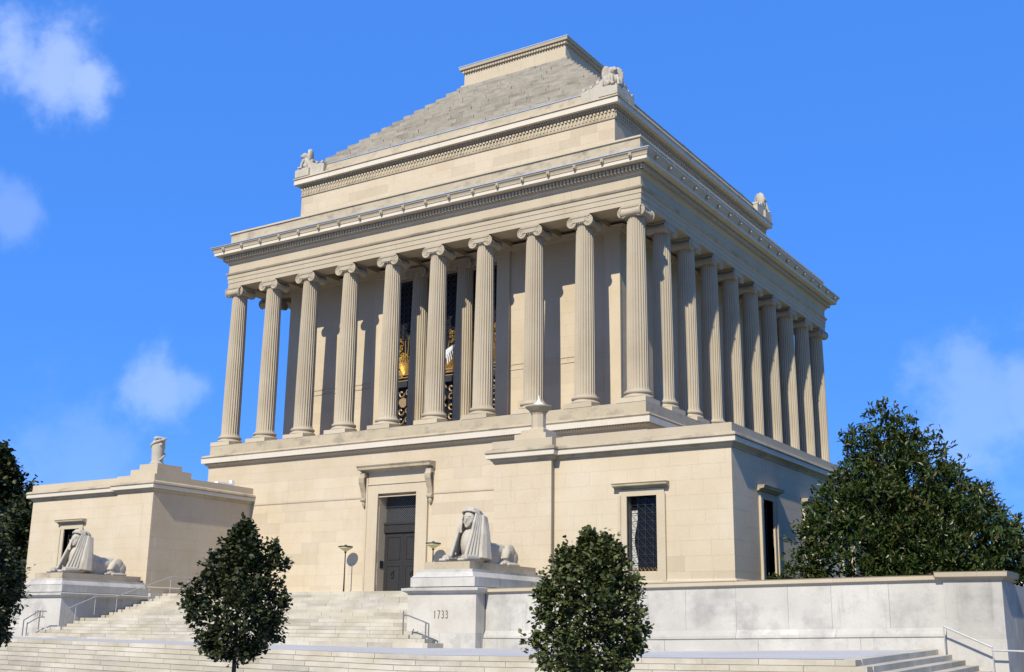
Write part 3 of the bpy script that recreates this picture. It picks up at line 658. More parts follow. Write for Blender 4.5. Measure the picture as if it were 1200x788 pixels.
def sphinx_meshes():
    b=MB()
    # body, shoulders, rump
    ell(b,(0,.30,.50),(.48,1.45,.42)); ell(b,(0,-.55,.62),(.60,.62,.60)); ell(b,(0,1.30,.46),(.46,.60,.42)); b.tube([(0,-.4,.78),(0,.5,.62),(0,1.2,.62),(0,1.75,.35)],[.40,.33,.34,.2],n=14)
    b.box(-.45,.45,-.9,1.5,.0,.35)
    for s in (-1,1):
        ell(b,(s*.47,1.28,.52),(.19,.40,.40),(rad(-25),0,0)); ell(b,(s*.50,1.50,.36),(.17,.34,.34)); b.tube([(s*.50,1.05,.62),(s*.55,.80,.30),(s*.56,1.0,.16)],[.20,.16,.12],n=10); 
        b.tube([(s*.56,1.55,.10),(s*.60,1.0,.09),(s*.58,.62,.09)],[.10,.11,.12],n=8)
        for t in (-.07,0,.07): ell(b,(s*.58+t,.52,.07),(.045,.10,.06))
        b.tube([(s*.46,-.5,.38),(s*.50,-.95,.20),(s*.47,-1.5,.17),(s*.45,-1.98,.14)],[.24,.19,.165,.17],n=10)
        for t in (-.12,-.04,.04,.12): ell(b,(s*.45+t,-2.10,.09),(.05,.13,.075))
        ell(b,(s*.48,-.45,.45),(.2,.4,.38))
    # tail
    b.tube([(.45,1.85,.10),(.62,1.75,.07),(.70,1.2,.06),(.72,.8,.06)],[.08,.07,.06,.06],n=8)
    # neck, chest, head
    ell(b,(0,-.95,.80),(.38,.36,.62)); b.tube([(0,-.80,1.1),(0,-.78,1.7)],[.26,.23],n=12)
    ell(b,(0,-.98,1.78),(.25,.26,.36)); ell(b,(0,-1.10,1.56),(.155,.14,.13))
    ell(b,(0,-1.25,1.74),(.048,.07,.13),(rad(-14),0,0)); ell(b,(0,-1.225,1.615),(.09,.04,.025)); ell(b,(0,-1.22,1.56),(.07,.04,.024)); ell(b,(0,-1.19,1.47),(.07,.06,.055))
    for s in (-1,1):
        ell(b,(s*.10,-1.215,1.80),(.052,.03,.024)); ell(b,(s*.10,-1.20,1.875),(.085,.05,.022)); ell(b,(s*.13,-1.12,1.66),(.08,.07,.09))
    body=bake(b,.020,M_sphinx,'sphinx_body',2)
    v=MB()
    # cowl over head and back
    ell(v,(0,-.64,1.89),(.37,.41,.37),n=24); ell(v,(0,-.50,1.35),(.44,.38,.78),n=24); ell(v,(0,-.42,.75),(.56,.40,.62),n=24)
    # brow band
    v.tube([(-.37,-.80,1.98),(-.31,-1.04,2.06),(-.17,-1.17,2.11),(0,-1.20,2.12),(.17,-1.17,2.11),(.31,-1.04,2.06),(.37,-.80,1.98)],[.045]*7,n=8)
    v.tube([(-.3,-.75,2.10),(-.17,-1.02,2.17),(0,-1.08,2.19),(.17,-1.02,2.17),(.3,-.75,2.10)],.10,n=8)
    # pleated lappets
    for s in (-1,1):
        for k in range(12):
            q_=(k*.135 if k<5 else .54+(k-4)*.066); x0,y0,x1,y1,z1=.345+.09*min(1,q_*1.6),-1.0+.56*q_,.37+.34*min(1,q_*1.35),-1.74+1.12*q_,.24-.09*q_
            v.tube([(s*x0*.93,y0+.03,2.04-.16*q_),(s*lerp(x0,x1,.45),lerp(y0,y1,.42),lerp(1.95,z1,.45)),(s*x1,y1,z1)],([.045,.066,.082] if k<5 else [.075,.12,.15]),n=8)
        # inner tubular lock with end
        v.tube([(s*.29,-1.10,1.72),(s*.29,-1.18,1.40),(s*.27,-1.2,1.22)],[.04,.055,.06],n=8)
        v.tube([(s*.30,-1.50,.38),(s*.66,-1.05,.36)],.05,n=6)
    veil=bake(v,.019,M_sphinx,'sphinx_veil',1)
    return body,veil
SB,SV=sphinx_meshes()
def sphinx(x,y,z,label,sc=1.0):
    t=thing('sphinx_statue',(x,y,z),label,'statue','sphinx statues beside the staircase')
    for n_,me in (('body',SB),('head_veil',SV)):
        o=link(n_,me,t,(x,y,z)); o.scale=(sc,sc,sc)
    return t
PXR=(AX+10.715,AX+13.968); PXL=(AX-13.968,AX-10.715)
sphinx((PXR[0]+PXR[1])/2,-10.72,-8.60,'weathered sphinx with chin raised on the pedestal right of the bronze door')
sphinx((PXL[0]+PXL[1])/2,-10.72,-8.60,'sphinx statue in front of the narrow window of the left annex')
# pedestals
DIG={'1':[[(.3,.8),(.5,1),(.5,0)]],'7':[[(.05,1),(.9,1),(.35,0)]],'3':[[(.1,.9),(.45,1),(.8,.85),(.75,.62),(.4,.53),(.8,.42),(.88,.2),(.5,0),(.08,.12)]]}
def number(x0,y,z,h,w_,parent):
    for i,ch in enumerate('1733'):
        m=MB()
        for st in DIG[ch]: m.tube([(x0+i*w_+p[0]*w_*.62,y,z+p[1]*h) for p in st],.020,n=5)
        m.build('carved_digit',M_sign,parent)
def pedestal(x0,x1,label,right):
    c=(x0+x1)/2; t=thing('pedestal',(c,-13.5,-11.85),label,'pedestal','pedestals under the sphinxes'); yf=-13.5; yb=WYF-PR-.012
    def blk(name,a,b,f,back,z0,z1,mat=M_marble,n=(3,1),sides=True):
        core=MB(); core.box(a+.015,b-.015,f+.015,back-.015,z0+.002,z1-.002); p=core.build(name,M_joint,t)
        nx=n[0]; g=.004
        L=b-a
        cuts=[a+L*k/nx for k in range(nx+1)]
        for u,v in zip(cuts,cuts[1:]): boxobj('stone',u+(g if u>a else 0),v-(g if v<b else 0),f,f+.25,z0,z1,mat,p)
        ny=n[1]; L=back-f-.25; cy_=[f+.25+L*k/ny for k in range(ny+1)]
        for u,v in zip(cy_,cy_[1:]):
            boxobj('stone',b-.25,b,u+g,v-(g if v<back else 0),z0,z1,mat,p); boxobj('stone',a,a+.25,u+g,v-(g if v<back else 0),z0,z1,mat,p)
        return p
    blk('base_block',x0-.04,x1+.04,yf-.05,yb,-12.1,-11.30,n=(2,4))
    d=blk('die',x0,x1,yf,yb,-11.298,-9.83,n=(1,3),mat=M_warm if right else M_marble)
    number(x0+(1.28 if right else 1.28),yf-.004,-10.76,.29,.19,t)
    m=MB(); P=[(-.3,-9.828),(.03,-9.828),(.05,-9.80),(.12,-9.76),(.19,-9.72),(.20,-9.63),(-.3,-9.56)]
    m.sweep(P,[(x0,yb),(x0,yf),(x1,yf),(x1,yb)]); m.box(x0+.2,x1-.2,yf+.2,yb,-9.8,-9.5); m.build('cap_moulding',M_marble,t)
    blk('lower_tier',x0+.06,x1-.12,yf+.06,yb,-9.559,-9.20,n=(2,4)); blk('middle_tier',x0+.26,x1-.32,yf+.18,yb-.1,-9.199,-8.90,n=(1,4)); blk('top_tier',x0+.52,x1-.55,yf+.32,yb-.2,-8.899,-8.60,mat=M_dirty,n=(1,3))
    m=MB(); m.sweep([(0,-9.20),(.14,-9.20),(.0,-9.0)],[(x0+.26,yb-.1),(x0+.26,yf+.18),(x1-.32,yf+.18),(x1-.32,yb-.1)]); m.build('tier_chamfer',M_marble,t)
pedestal(*PXR,'pale stone pedestal engraved 1733 right of the staircase',True)
pedestal(*PXL,'pale stone pedestal half behind the dark tree left of the staircase',False)
# ================================================================== retaining wall
TC=[(-45,-9.62),(-28,-9.62),(-.2,-9.63),(16.7,-9.385),(19,-9.37)]
def retaining(x0,x1,label,piers,right):
    t=thing('retaining_wall',((x0+x1)/2,-12.9,-11.8),label,'wall'); y=-12.9
    def wpz(x,yy,z): # z in 0..1 from base to cap top ; use absolute layering
        b=pw(x,TB); c=pw(x,TC)
        return (x,yy,lerp(b,c,(z+11.84)/2.21))
    m=MB(); m.box(x0,x1,y+.03,y+.6,-12.3,-9.75)
    m.v=[wpz(*p) for p in m.v]; core=m.build('wall_core',M_joint,t)
    n=round((x1-x0)/1.67); rr=random.Random(9)
    cuts=[x0]+[x0+(x1-x0)*k/n+rr.uniform(-.15,.15) for k in range(1,n)]+[x1]
    for a,b in zip(cuts,cuts[1:]):
        q=MB(); q.box(a+.004,b-.004,y+rr.uniform(-.003,.003),y+.12,-11.20,-9.83); q.v=[wpz(*p) for p in q.v]; q.build('wall_panel',M_marble,core,loc=((a+b)/2,y,-10.5))
    n=round((x1-x0)/3.3); cuts=[x0+(x1-x0)*k/n for k in range(n+1)]
    for a,b in zip(cuts,cuts[1:]):
        q=MB(); q.sweep([(-.3,-11.49),(.10,-11.49),(.13,-11.46),(.12,-11.38),(.06,-11.28),(.01,-11.20),(-.3,-11.203)],[(a+.004,y),((a+b)/2,y),(b-.004,y)]); q.v=[wpz(*p) for p in q.v]; q.build('base_moulding',M_marble,core,loc=((a+b)/2,y,-11.4))
        q=MB(); q.box(a+.8,min(b+.8,x1)-.01 if right else b+.0,y-.17,y+.1,-12.2,-11.495) if a+.8<x1 else None
        if q.v: q.v=[wpz(*p) for p in q.v]; q.build('plinth_stone',M_marble,core,loc=((a+b)/2,y,-11.7))
        q=MB(); q.sweep([(-.6,-9.83),(.03,-9.83),(.04,-9.79),(.12,-9.77),(.13,-9.66),(.16,-9.63),(-.6,-9.60)],[(a+.003,y),((a+b)/2,y),(b-.003,y)]); q.v=[wpz(*p) for p in q.v]; q.build('cap_stone',M_lime,core,loc=((a+b)/2,y,-9.7))
    q=MB(); q.box(x0,x0+.8,y-.168,y+.1,-12.2,-11.495); q.v=[wpz(*p) for p in q.v]; q.build('plinth_stone',M_marble,core)
    for (p0,p1) in piers:
        q=MB(); q.box(p0,p1,y-.08,y+1.7,-13.4,-11.27); pr=q.build('pier_base',M_marble,t)
        q=MB(); q.box(p0+.01,p1-.01,y-.06,y+1.68,-11.268,-9.56); q.build('pier_die',M_marble,t)
        q=MB(); q.sweep([(-.5,-9.56),(.05,-9.56),(.06,-9.50),(.18,-9.46),(.20,-9.33),(.22,-9.31),(-.5,-9.28)],[(p0,y+1.7),(p0,y-.08),(p1,y-.08),(p1,y+1.7)]); q.box(p0+.1,p1-.1,y,y+1.6,-9.5,-9.3); q.build('pier_cap',M_lime,t)
    if right:
        ashr=MB(); ashr.box(x1+1.2,x1+1.69,y+1.7,30,-13.4,-9.62); ashr.build('return_wall',M_marble,t)
    return t
retaining(PXR[1]+.045,16.7,'long pale granite retaining wall with square end pier right of the 1733 pedestal',[(16.7,18.40)],True)
retaining(-45,PXL[0]-.045,'granite retaining wall continuing left behind the dark street tree',[],False)
# ================================================================== stairs
ST=thing('staircase',(AX,-11,-11.84),'broad pale stone stairs climbing between the two sphinx pedestals to the door','stairs')
ztop=lambda k:-9.43-(16-k)*.1506
ys_={}
for k in range(1,8): ys_[k]=-12.335-(7-k)*.37
for k in range(8,17): ys_[k]=-11.10+(k-8)*.475
RX={1:-1.62,2:-2.03,3:-2.45,4:-2.88}
rr=random.Random(17)
for k in range(1,17):
    if k<=4: x1=RX[k]; x0=2*AX-x1
    else: x0,x1=PXL[1]+.045,PXR[0]-.045
    y0=ys_[k]; y1=(ys_[k+1]+.12) if k<16 else -7.0
    z1=ztop(k); z0=z1-.1506
    if k<=2: z0-=.12
    core=MB(); core.box(x0+.02,x1-.02,y0+.03,max(y1,-6.9) if k>=15 else y1+.35,z0-.0,z1-.004); st=core.build('step',M_joint,ST)
    if k<=4:
        e=MB(); e.box(x0,x0+.8,y1+.002,-13.56,z0,z1-.001); e.box(x1-.8,x1,y1+.002,-13.56,z0,z1-.001); e.build('step_return',M_step,st)
    x=x0+(0 if k%2 else -.9)-rr.random()*.6; ov=.0
    while x<x1:
        l=rr.choice((1.2,1.5,1.8,2.1)); a,b=max(x,x0),min(x+l,x1); x+=l
        if b-a<.1: continue
        yy1=y1
        boxobj('stone',a+.006,b-.006,y0+rr.uniform(-.004,.004),y1,z0+.009,z1+rr.uniform(-.002,.002),M_step,st)
# lower flight down to the street, wrapping round the right end
for bb in ((LX1+.0015,-24.80),(-3.50,-3.0515)): boxobj('cheek_wall',bb[0],bb[1],-8.11,-6.95,-12.0,-9.44,M_marble,ST)
SL=thing('lower_staircase',(0,-22,-13),'wide low stone steps between the landing and the pavement in the foreground','stairs')
LYF=-21.5; TR=.34; RI=.15; LXR=16.45; NLS=8; cs=0
for k in range(0,NLS+1):
    yf_=LYF-TR*k; xr=LXR+.37*k; xl=-44
    core=MB(); core.sweep([(-.035,-.30-RI*k),(-.9,-.30-RI*k),(-.9,-.012-RI*k),(-.035,-.012-RI*k)],[(xx,yf_) for xx in [xl]+[t_[0] for t_ in TF if xl<t_[0]<xr-1]+[xr-.03]]); core.v=[(x,y,z+zl(x,LYF)) for x,y,z in core.v]
    st=core.build('step',M_joint,SL)
    x=xl-rr.random()
    while x<xr:
        l=rr.uniform(1.5,2.0); a,b=max(x,xl),min(x+l,xr); x+=l
        if xr-b<.5: b=xr; x=xr
        q=MB(); 
        d=rr.uniform(-.003,.003)
        q.box(a+.007,b-(.007 if b<xr else 0),yf_+d,yf_+(TR+.12 if k else .5),-RI*(k+1)+.011,-RI*k+rr.uniform(-.002,.002)); q.v=[(x_,y_,z_+zl(x_,LYF)) for x_,y_,z_ in q.v]
        kind=None
        q.build('stone',M_step,st,loc=((a+b)/2,yf_,-12)); cs+=1
    # side run
    y=yf_+.55
    while y<-12.99:
        e=min(y+rr.uniform(1.7,2.6),-12.99)
        if -12.99-e<.6: e=-12.99
        q=MB(); q.box(xr-(.37+.12 if k else .5),xr+rr.uniform(-.002,.002),y+.006,e-.006,-RI*(k+1)+.003,-RI*k+rr.uniform(-.002,.002)); q.v=[(x_,y_,z_+lerp(zl(x_,LYF),-11.60,(y_-LYF)/8.5 if y_>LYF else 0)) for x_,y_,z_ in q.v]
        q.build('stone',M_step,st,loc=(xr,y,-12)); y=e
# ================================================================== ground
def sheet(name,xs,ys,zf,mat,kind='structure',th=None):
    m=MB(); n=len(xs); vs=[(x,y,zf(x,y)) for y in ys for x in xs]
    fs=[(j*n+i,j*n+i+1,(j+1)*n+i+1,(j+1)*n+i) for j in range(len(ys)-1) for i in range(n-1)]
    m.add(vs,fs); o=m.build(name,mat); o['kind']=kind; return o
sheet('landing',[-44,-38,-32,-27,-22,-16,-10,-4,-2,0,3,7,8,12,16.0],[-21.1,-19,-17,-15,-12.85],lambda x,y:zl(x,y)-.002,M_land)
b=MB(); b.box(-24.8,-3.5,-7.05,-.80+.0,-9.9,-9.434); b.box(Dx0,Dx1,-.8,1.4,-9.9,-9.436); b.build('door_terrace',M_land)['kind']='structure'
b=MB(); b.box(-60,PXL[1]-1,-12.4,60,-9.9,-9.75); b.box(PXR[0]+1,18.2,-12.4,60,-9.9,-9.75); b.build('lawn',M_grass)['kind']='structure'
b=MB(); b.box(-900,900,-26.5,1400,-13.30,-13.20); b.build('ground',M_grass)['kind']='structure'
b=MB(); b.box(-900,900,-33.5,-24.0,-13.36,-13.18); b.box(18.6,24,-24.0,400,-13.3,-13.176); b.build('pavement',M_walk)['kind']='structure'
b=MB(); b.box(-900,900,-400,-33.5,-13.6,-13.32); b.build('road',M_asph)['kind']='structure'
# ================================================================== lamps, rails, ornaments
def torchere(x,y,label):
    t=thing('torchere_lamp',(x,y,-9.43),label,'lamp','torchere lamps beside the door')
    m=MB(); m.lathe([(.24,0),(.24,.05),(.10,.09),(.06,.20)],(x,y,-9.43),n=16); m.build('lamp_base',M_bronze,t,smooth=False)
    m=MB(); m.lathe([(.045,.18),(.035,1.2),(.030,2.30),(.06,2.34),(.05,2.42)],(x,y,-9.43),n=10); m.build('lamp_post',M_bronze,t,smooth=True)
    m=MB(); m.lathe([(.06,2.40),(.18,2.47),(.36,2.58),(.38,2.62),(.30,2.62)],(x,y,-9.43),n=24); m.build('lamp_bowl',M_lampglass,t,smooth=True)
    m=MB(); m.lathe([(.385,2.62),(.41,2.65),(.385,2.69),(.12,2.72),(.03,2.78)],(x,y,-9.43),n=24); m.build('lamp_rim',M_bronze,t,smooth=True)
torchere(-17.13,-1.52,'tall thin black torchere lamp standing left of the bronze door')
torchere(2*AX+17.13,-1.52,'black torchere lamp right of the door, lower half hidden by the sphinx pedestal')
def rail(name,label,posts,runs,mat,pr=.028,rr_=.026):
    t=thing(name,posts[0][0],label,'handrail'); 
    for a,b in posts: m=MB(); m.tube([a,b],pr,n=8); m.build('post',mat,t)
    for p in runs: m=MB(); m.tube(p,rr_,n=8); m.build('rail',mat,t)
y=-14.3
rail('handrail','short grey metal handrail at the foot of the 1733 pedestal',[((-3.0,y,-11.40),(-3.0,y,-10.50)),((-1.92,y,-11.78),(-1.92,y,-10.92)),((-1.78,y,-11.80),(-1.78,y,-10.98))],[[(-3.0,y,-10.66),(-2.75,y,-10.68),(-1.92,y,-10.93),(-1.78,y,-10.98)]],M_rail)
mx_=lambda x:2*AX-x
rail('handrail','short double grey handrail beside the pedestal at the left of the stairs',[((mx_(-3.0),y,-11.40),(mx_(-3.0),y,-10.52)),((mx_(-1.80),y,-11.80),(mx_(-1.80),y,-10.95)),((mx_(-2.1),y,-11.7),(mx_(-2.1),y,-11.05))],[[(mx_(-3.5),y,-10.52),(mx_(-2.9),y,-10.52),(mx_(-1.80),y,-10.95)],[(mx_(-3.4),y,-10.80),(mx_(-2.95),y,-10.80),(mx_(-2.1),y,-11.12)]],M_rail)
hx=-24.35
pts=[(-13.0,-11.04),(-11.9,-10.63),(-10.6,-10.6),(-8.6,-10.1),(-7.2,-9.43),(-6.0,-9.43)]
rail('stair_handrail','long pale handrail climbing the left side of the stairs beside the annex',[((hx,yy,zz),(hx,yy,zz+.9)) for yy,zz in pts],[[(hx,-13.4,-10.35),(hx,-11.9,-9.75),(hx,-10.7,-9.72),(hx,-7.2,-8.55),(hx,-3.0,-8.53)]],M_railw,.018,.020)
y=-13.35
rail('handrail','white handrail sloping down across the square pier at the right of the wall',[((16.72,y,-11.62),(16.72,y,-10.93)),((18.05,y,-12.2),(18.05,y,-11.52))],[[(16.72,y,-10.93),(18.05,y,-11.52)],[(18.05,y,-11.60),(19.6,y,-11.63)]],M_railw,.018,.03)
# octagonal lantern pedestal on right wing corner
x,y=-1.25,-7.35
t=thing('lantern_pedestal',(x,y,-3.06),'octagonal stone pedestal with shallow bowl and metal spike on the right wing corner','ornament')
m=MB(); m.box(x-.80,x+.80,y-.72,y+.72,-3.058,-2.80); m.box(x-.58,x+.58,y-.55,y+.55,-2.80,-2.60); m.build('stepped_base',M_lime,t)
m=MB(); m.lathe([(.46,0),(.40,.08),(.33,.14),(.32,.72),(.36,.80)],(x,y,-2.60),n=8,ph=math.pi/8); m.build('octagonal_shaft',M_lime,t)
m=MB(); m.lathe([(.34,.80),(.44,.92),(.58,1.04),(.61,1.08),(.58,1.12),(.35,1.14)],(x,y,-2.60),n=28); m.build('bowl',M_dirty,t,smooth=True)
m=MB(); m.lathe([(.36,1.14),(.22,1.24),(.10,1.32),(.06,1.40),(.02,1.48),(.015,1.62)],(x,y,-2.60),n=16); m.build('spike_cap',M_white_metal,t,smooth=True)
# serpent pillar on left annex corner
x,y=-25.98,-7.45
t=thing('serpent_pillar',(x,y,-3.06),'tapering stone pillar wrapped by a carved serpent on the left annex corner','ornament')
m=MB(); m.box(x-1.45,x+.72,y-.55,y+1.9,-3.058,-2.72); m.box(x-.80,x+.66,y-.50,y+1.25,-2.72,-2.45); m.build('stepped_base',M_lime,t)
m=MB(); m.lathe([(.46,0),(.36,.10),(.31,.22),(.33,.6),(.365,1.05),(.37,1.20),(.30,1.33),(.17,1.40),(.04,1.43)],(x,y,-2.45),n=20); m.build('pillar_shaft',M_sphinx,t,smooth=True)
m=MB(); pts=[];rs=[]
for i in range(60):
    u=i/59; a=rad(-20)+u*2*math.pi*1.25; r2=.33+.02*math.sin(u*9)+.05*u; z=-2.25+1.32*u**.7; pts.append((x+math.cos(a)*r2,y+math.sin(a)*r2,z)); rs.append(.045+.055*math.sin(math.pi*min(1,u*1.1)))
pts+=[(x+.12,y-.25,-.98),(x+.02,y-.38,-1.02)]; rs+=[.10,.05]
m.tube(pts,rs,n=7)
for dx,dy_,dz,r2 in ((.10,-.12,-1.03,.13),(-.16,-.05,-1.05,.12),(.22,.1,-1.12,.15),(.30,-.1,-1.35,.12),(.0,.12,-.98,.12)): ell(m,(x+dx,y+dy_,dz),(r2,r2,r2*1.1),n=10)
m.build('serpent',M_sphinx,t,smooth=True)
# small white pipe-like object on the annex roof, use unknown
t=MB(); t.box(-25.5,-25.2,-3.6,-2.5,-3.05,-2.95); t.box(-25.45,-25.25,-2.5,-2.25,-3.05,-2.75); o=t.build('fitting',M_white_metal,None,loc=(-25.35,-3,-3.05)); prop(o,'small white floodlight on the edge of the annex roof','hardware')
# corner statues on upper cornice
def acro_mesh():
    b=MB()
    ell(b,(0,0,.42),(.28,.32,.44)); ell(b,(0,-.22,.86),(.18,.20,.21)); ell(b,(0,-.40,.82),(.09,.10,.09)); ell(b,(0,.15,.22),(.42,.42,.28))
    for s in (-1,1):
        b.tube([(s*.14,-.28,.60),(s*.16,-.40,.3),(s*.16,-.44,.0)],[.10,.085,.085],n=8); ell(b,(s*.16,-.52,.02),(.09,.13,.07)); ell(b,(s*.30,.0,.16),(.14,.34,.20))
        ell(b,(s*.31,.10,.74),(.30,.15,.50),(0,rad(s*-6),rad(s*-28))); ell(b,(s*.33,.02,.34),(.22,.18,.36),(0,0,rad(s*-28)))
        for k in range(5):
            a=rad(20+k*30); b.tube([(s*.20,-.06,.45+.08*k),(s*(.33+.22*math.cos(a)),-.06,.78+.38*math.sin(a))],[.045,.035],n=6)
    ell(b,(0,.16,.92),(.24,.12,.34))
    return bake(b,.032,M_sphinx,'winged_figure',2)
ACM=acro_mesh()
def acro(x,y,ang,sx,sy,label):
    z=18.0; t=thing('corner_statue',(x,y,z),label,'statue','winged statues on the roof corners')
    m=MB(); m.box(x-.60,x+.60,y-.60,y+.60,z-.02,z+.50); m.box(x-.48,x+.48,y-.48,y+.48,z+.50,z+.62)
    # long scroll bases running along the two eaves
    for (dx,dy_) in ((-sx,0),(0,-sy)):
        prof=[(.4,.02),(1.75,.02),(1.8,.60),(1.55,.66),(1.15,.70),(.9,.80),(.62,1.0),(.4,1.15)]
        w_=.30
        vs=[];
        for s_ in (-1,1):
            for d,zz in prof: vs.append((x+dx*d+(0 if dx else s_*w_)+ (sx*.15 if not dx else 0),y+dy_*d+(0 if dy_ else s_*w_)+(sy*.15 if not dy_ else 0),z+zz))
        n=len(prof); fs=[(i,(i+1)%n,n+(i+1)%n,n+i) for i in range(n)]+[tuple(range(n))[::-1],tuple(range(n,2*n))]; m.add(vs,fs)
        for d,zz,r2 in ((1.62,.74,.10),(1.15,.80,.09),(.72,1.0,.11)):
            c=(x+dx*d+(sx*.15 if not dx else 0),y+dy_*d+(sy*.15 if not dy_ else 0),z+zz); e=Vector((0,w_+.02,0)) if dx else Vector((w_+.02,0,0))
            m.tube([Vector(c)-e,Vector(c)+e],r2,n=10)
    m.build('scroll_base',M_sphinx,t)
    o=link('winged_figure',ACM,t,(x,y,z+.62),rot=(0,0,ang)); o.scale=(1.12,1.12,1.14)
acro(BX1-.22,BY0+.22,rad(45),1,-1,'winged statue on the near roof corner above the corner column')
acro(BX0+.22,BY0+.22,rad(-45),-1,-1,'winged statue seen in profile on the left roof corner')
acro(BX1-.22,BY1-.22,rad(135),1,1,'statue on the far right roof corner seen from behind')
# ================================================================== trees
def leaves(name,mat,anchors,parent,size,per,spread,aspect,seed,droop=.3,tipf=None):
    rr=random.Random(seed); V=[];Fc=[];tip=[]
    for (p,d,t) in anchors:
        for _ in range(per):
            u=rr.random(); q=p+d*(u*spread)+Vector((rr.gauss(0,1),rr.gauss(0,1),rr.gauss(0,1)))*spread*.32
            ld=(d*.6+Vector((rr.gauss(0,.7),rr.gauss(0,.7),rr.gauss(0,.6)-droop))).normalized()
            sd=ld.cross(Vector((rr.gauss(0,.5),rr.gauss(0,.5),1))).normalized(); nn=sd.cross(ld)
            s=size*rr.uniform(.65,1.25); w_=s*aspect; b=len(V)
            V+= [q,q+ld*s*.3+sd*w_*.5+nn*s*.06,q+ld*s*.72+sd*w_*.38+nn*s*.04,q+ld*s-nn*s*.08,q+ld*s*.72-sd*w_*.38+nn*s*.04,q+ld*s*.3-sd*w_*.5+nn*s*.06]
            Fc+=[(b,b+1,b+2,b+3),(b,b+3,b+4,b+5)]
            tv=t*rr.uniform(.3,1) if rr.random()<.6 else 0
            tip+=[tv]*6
    me=bpy.data.meshes.new(name); L=WL.get(parent.name,Vector(parent.location)); me.from_pydata([tuple(v-L) for v in V],[],Fc); me.materials.append(mat)
    at=me.attributes.new('tip','FLOAT','POINT'); at.data.foreach_set('value',tip)
    return link(name,me,parent,L)
def crown_anchors(c,Rr,Hh,prof,n,seed,extra=(),lump=.22,inner=.30,shoots=110):
    rr=random.Random(seed); out=[]; off=Vector((seed*3.1,seed*1.7,0))
    for _ in range(n):
        h=rr.random()**.95; th=rr.random()*2*math.pi
        dr=Vector((math.cos(th),math.sin(th),0)); nv=noise.noise(Vector((dr.x*1.6,dr.y*1.6,h*3.2))+off)+.5*noise.noise(Vector((dr.x*4,dr.y*4,h*8))+off)
        rad_=Rr*pw(h,prof)*(1+lump*nv*1.6)
        u=inner+(1-inner)*rr.random()**.55
        if rr.random()<.03: u*=1.10
        p=c+dr*rad_*u+Vector((0,0,h*Hh+ .06*Hh*nv)); d=(dr*(.9-.5*h)+Vector((0,0,.35+.8*h))+Vector((rr.gauss(0,.25),rr.gauss(0,.25),rr.gauss(0,.2)))).normalized()
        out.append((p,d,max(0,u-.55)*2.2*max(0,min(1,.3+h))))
    for _ in range(shoots):
        h=rr.random()*.95; th=rr.random()*2*math.pi; dr=Vector((math.cos(th),math.sin(th),0)); nv=noise.noise(Vector((dr.x*1.6,dr.y*1.6,h*3.2))+off)
        p=c+dr*Rr*pw(h,prof)*(.92+lump*nv*1.6)+Vector((0,0,h*Hh)); d=(dr*(1-.6*h)+Vector((0,0,.1+1.0*h))+Vector((rr.gauss(0,.2),rr.gauss(0,.2),rr.gauss(0,.2)))).normalized(); L=rr.uniform(.10,.26)*Rr/1.2
        for k in range(3): out.append((p+d*L*k/2.2,d,.4))
    for (cx,cz,r_,hh,m_) in extra:
        for _ in range(m_):
            v=Vector((rr.gauss(0,1),rr.gauss(0,1),rr.gauss(0,1))).normalized()*rr.random()**.5
            out.append((c+Vector((cx*math.cos(YAW)+v.x*r_,cx*math.sin(YAW)+v.y*r_,cz+v.z*hh)),(v+Vector((0,0,1.2))).normalized(),.6))
    return out
def tree(name,label,c,Rr,Hh,prof,n,leafmat_,size,per,zg,trunk,seed,extra=(),aspect=.8,spread=.22,lump=.22,group=None,cat='tree',inner=.3,droop=.3):
    t=thing(name,(c.x,c.y,zg),label,cat,group); rr=random.Random(seed)
    m=MB(); m.tube([(c.x,c.y,zg),(c.x+.02,c.y,lerp(zg,c.z,.6)),(c.x,c.y,c.z+Hh*.3),(c.x+.05,c.y,c.z+Hh*.62),(c.x+.05,c.y,c.z+Hh*.88)],[trunk*1.15,trunk,trunk*.8,trunk*.5,trunk*.15],n=10)
    for k in range(22):
        h=rr.uniform(.02,.75); th=k*2.4; L=Rr*pw(h,prof)*.85
        a=Vector((c.x,c.y,c.z+Hh*h*.8)); e=a+Vector((math.cos(th)*L,math.sin(th)*L,L*.55))
        m.tube([a,a.lerp(e,.5)+Vector((0,0,-.05*L)),e],[trunk*.38,trunk*.22,trunk*.06],n=6)
    m.build('trunk',M_bark,t,smooth=True)
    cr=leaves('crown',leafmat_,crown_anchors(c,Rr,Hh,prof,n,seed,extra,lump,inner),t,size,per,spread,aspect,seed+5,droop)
    return t
PL=[(0,.35),(.04,.66),(.12,.86),(.25,.98),(.38,1.0),(.5,.86),(.62,.70),(.74,.52),(.85,.34),(.94,.2),(1,.05)]
P2=[(0,.40),(.05,.62),(.15,.85),(.28,.97),(.42,1.0),(.56,.88),(.7,.72),(.82,.50),(.92,.30),(1,.06)]
def near(v,k): return CAM+(Vector(v)-CAM)*k
K=.88
PL=[(0,.30),(.04,.60),(.12,.86),(.24,1.0),(.36,.98),(.48,.86),(.60,.68),(.72,.50),(.82,.33),(.91,.20),(1,.06)]
P2=[(0,.40),(.05,.62),(.15,.85),(.28,.98),(.42,1.0),(.55,.90),(.67,.74),(.78,.58),(.88,.40),(.95,.25),(1,.06)]
PL=[(0,.35),(.05,.62),(.15,.88),(.28,1.0),(.42,.95),(.55,.80),(.68,.60),(.80,.38),(.90,.20),(1,.05)]
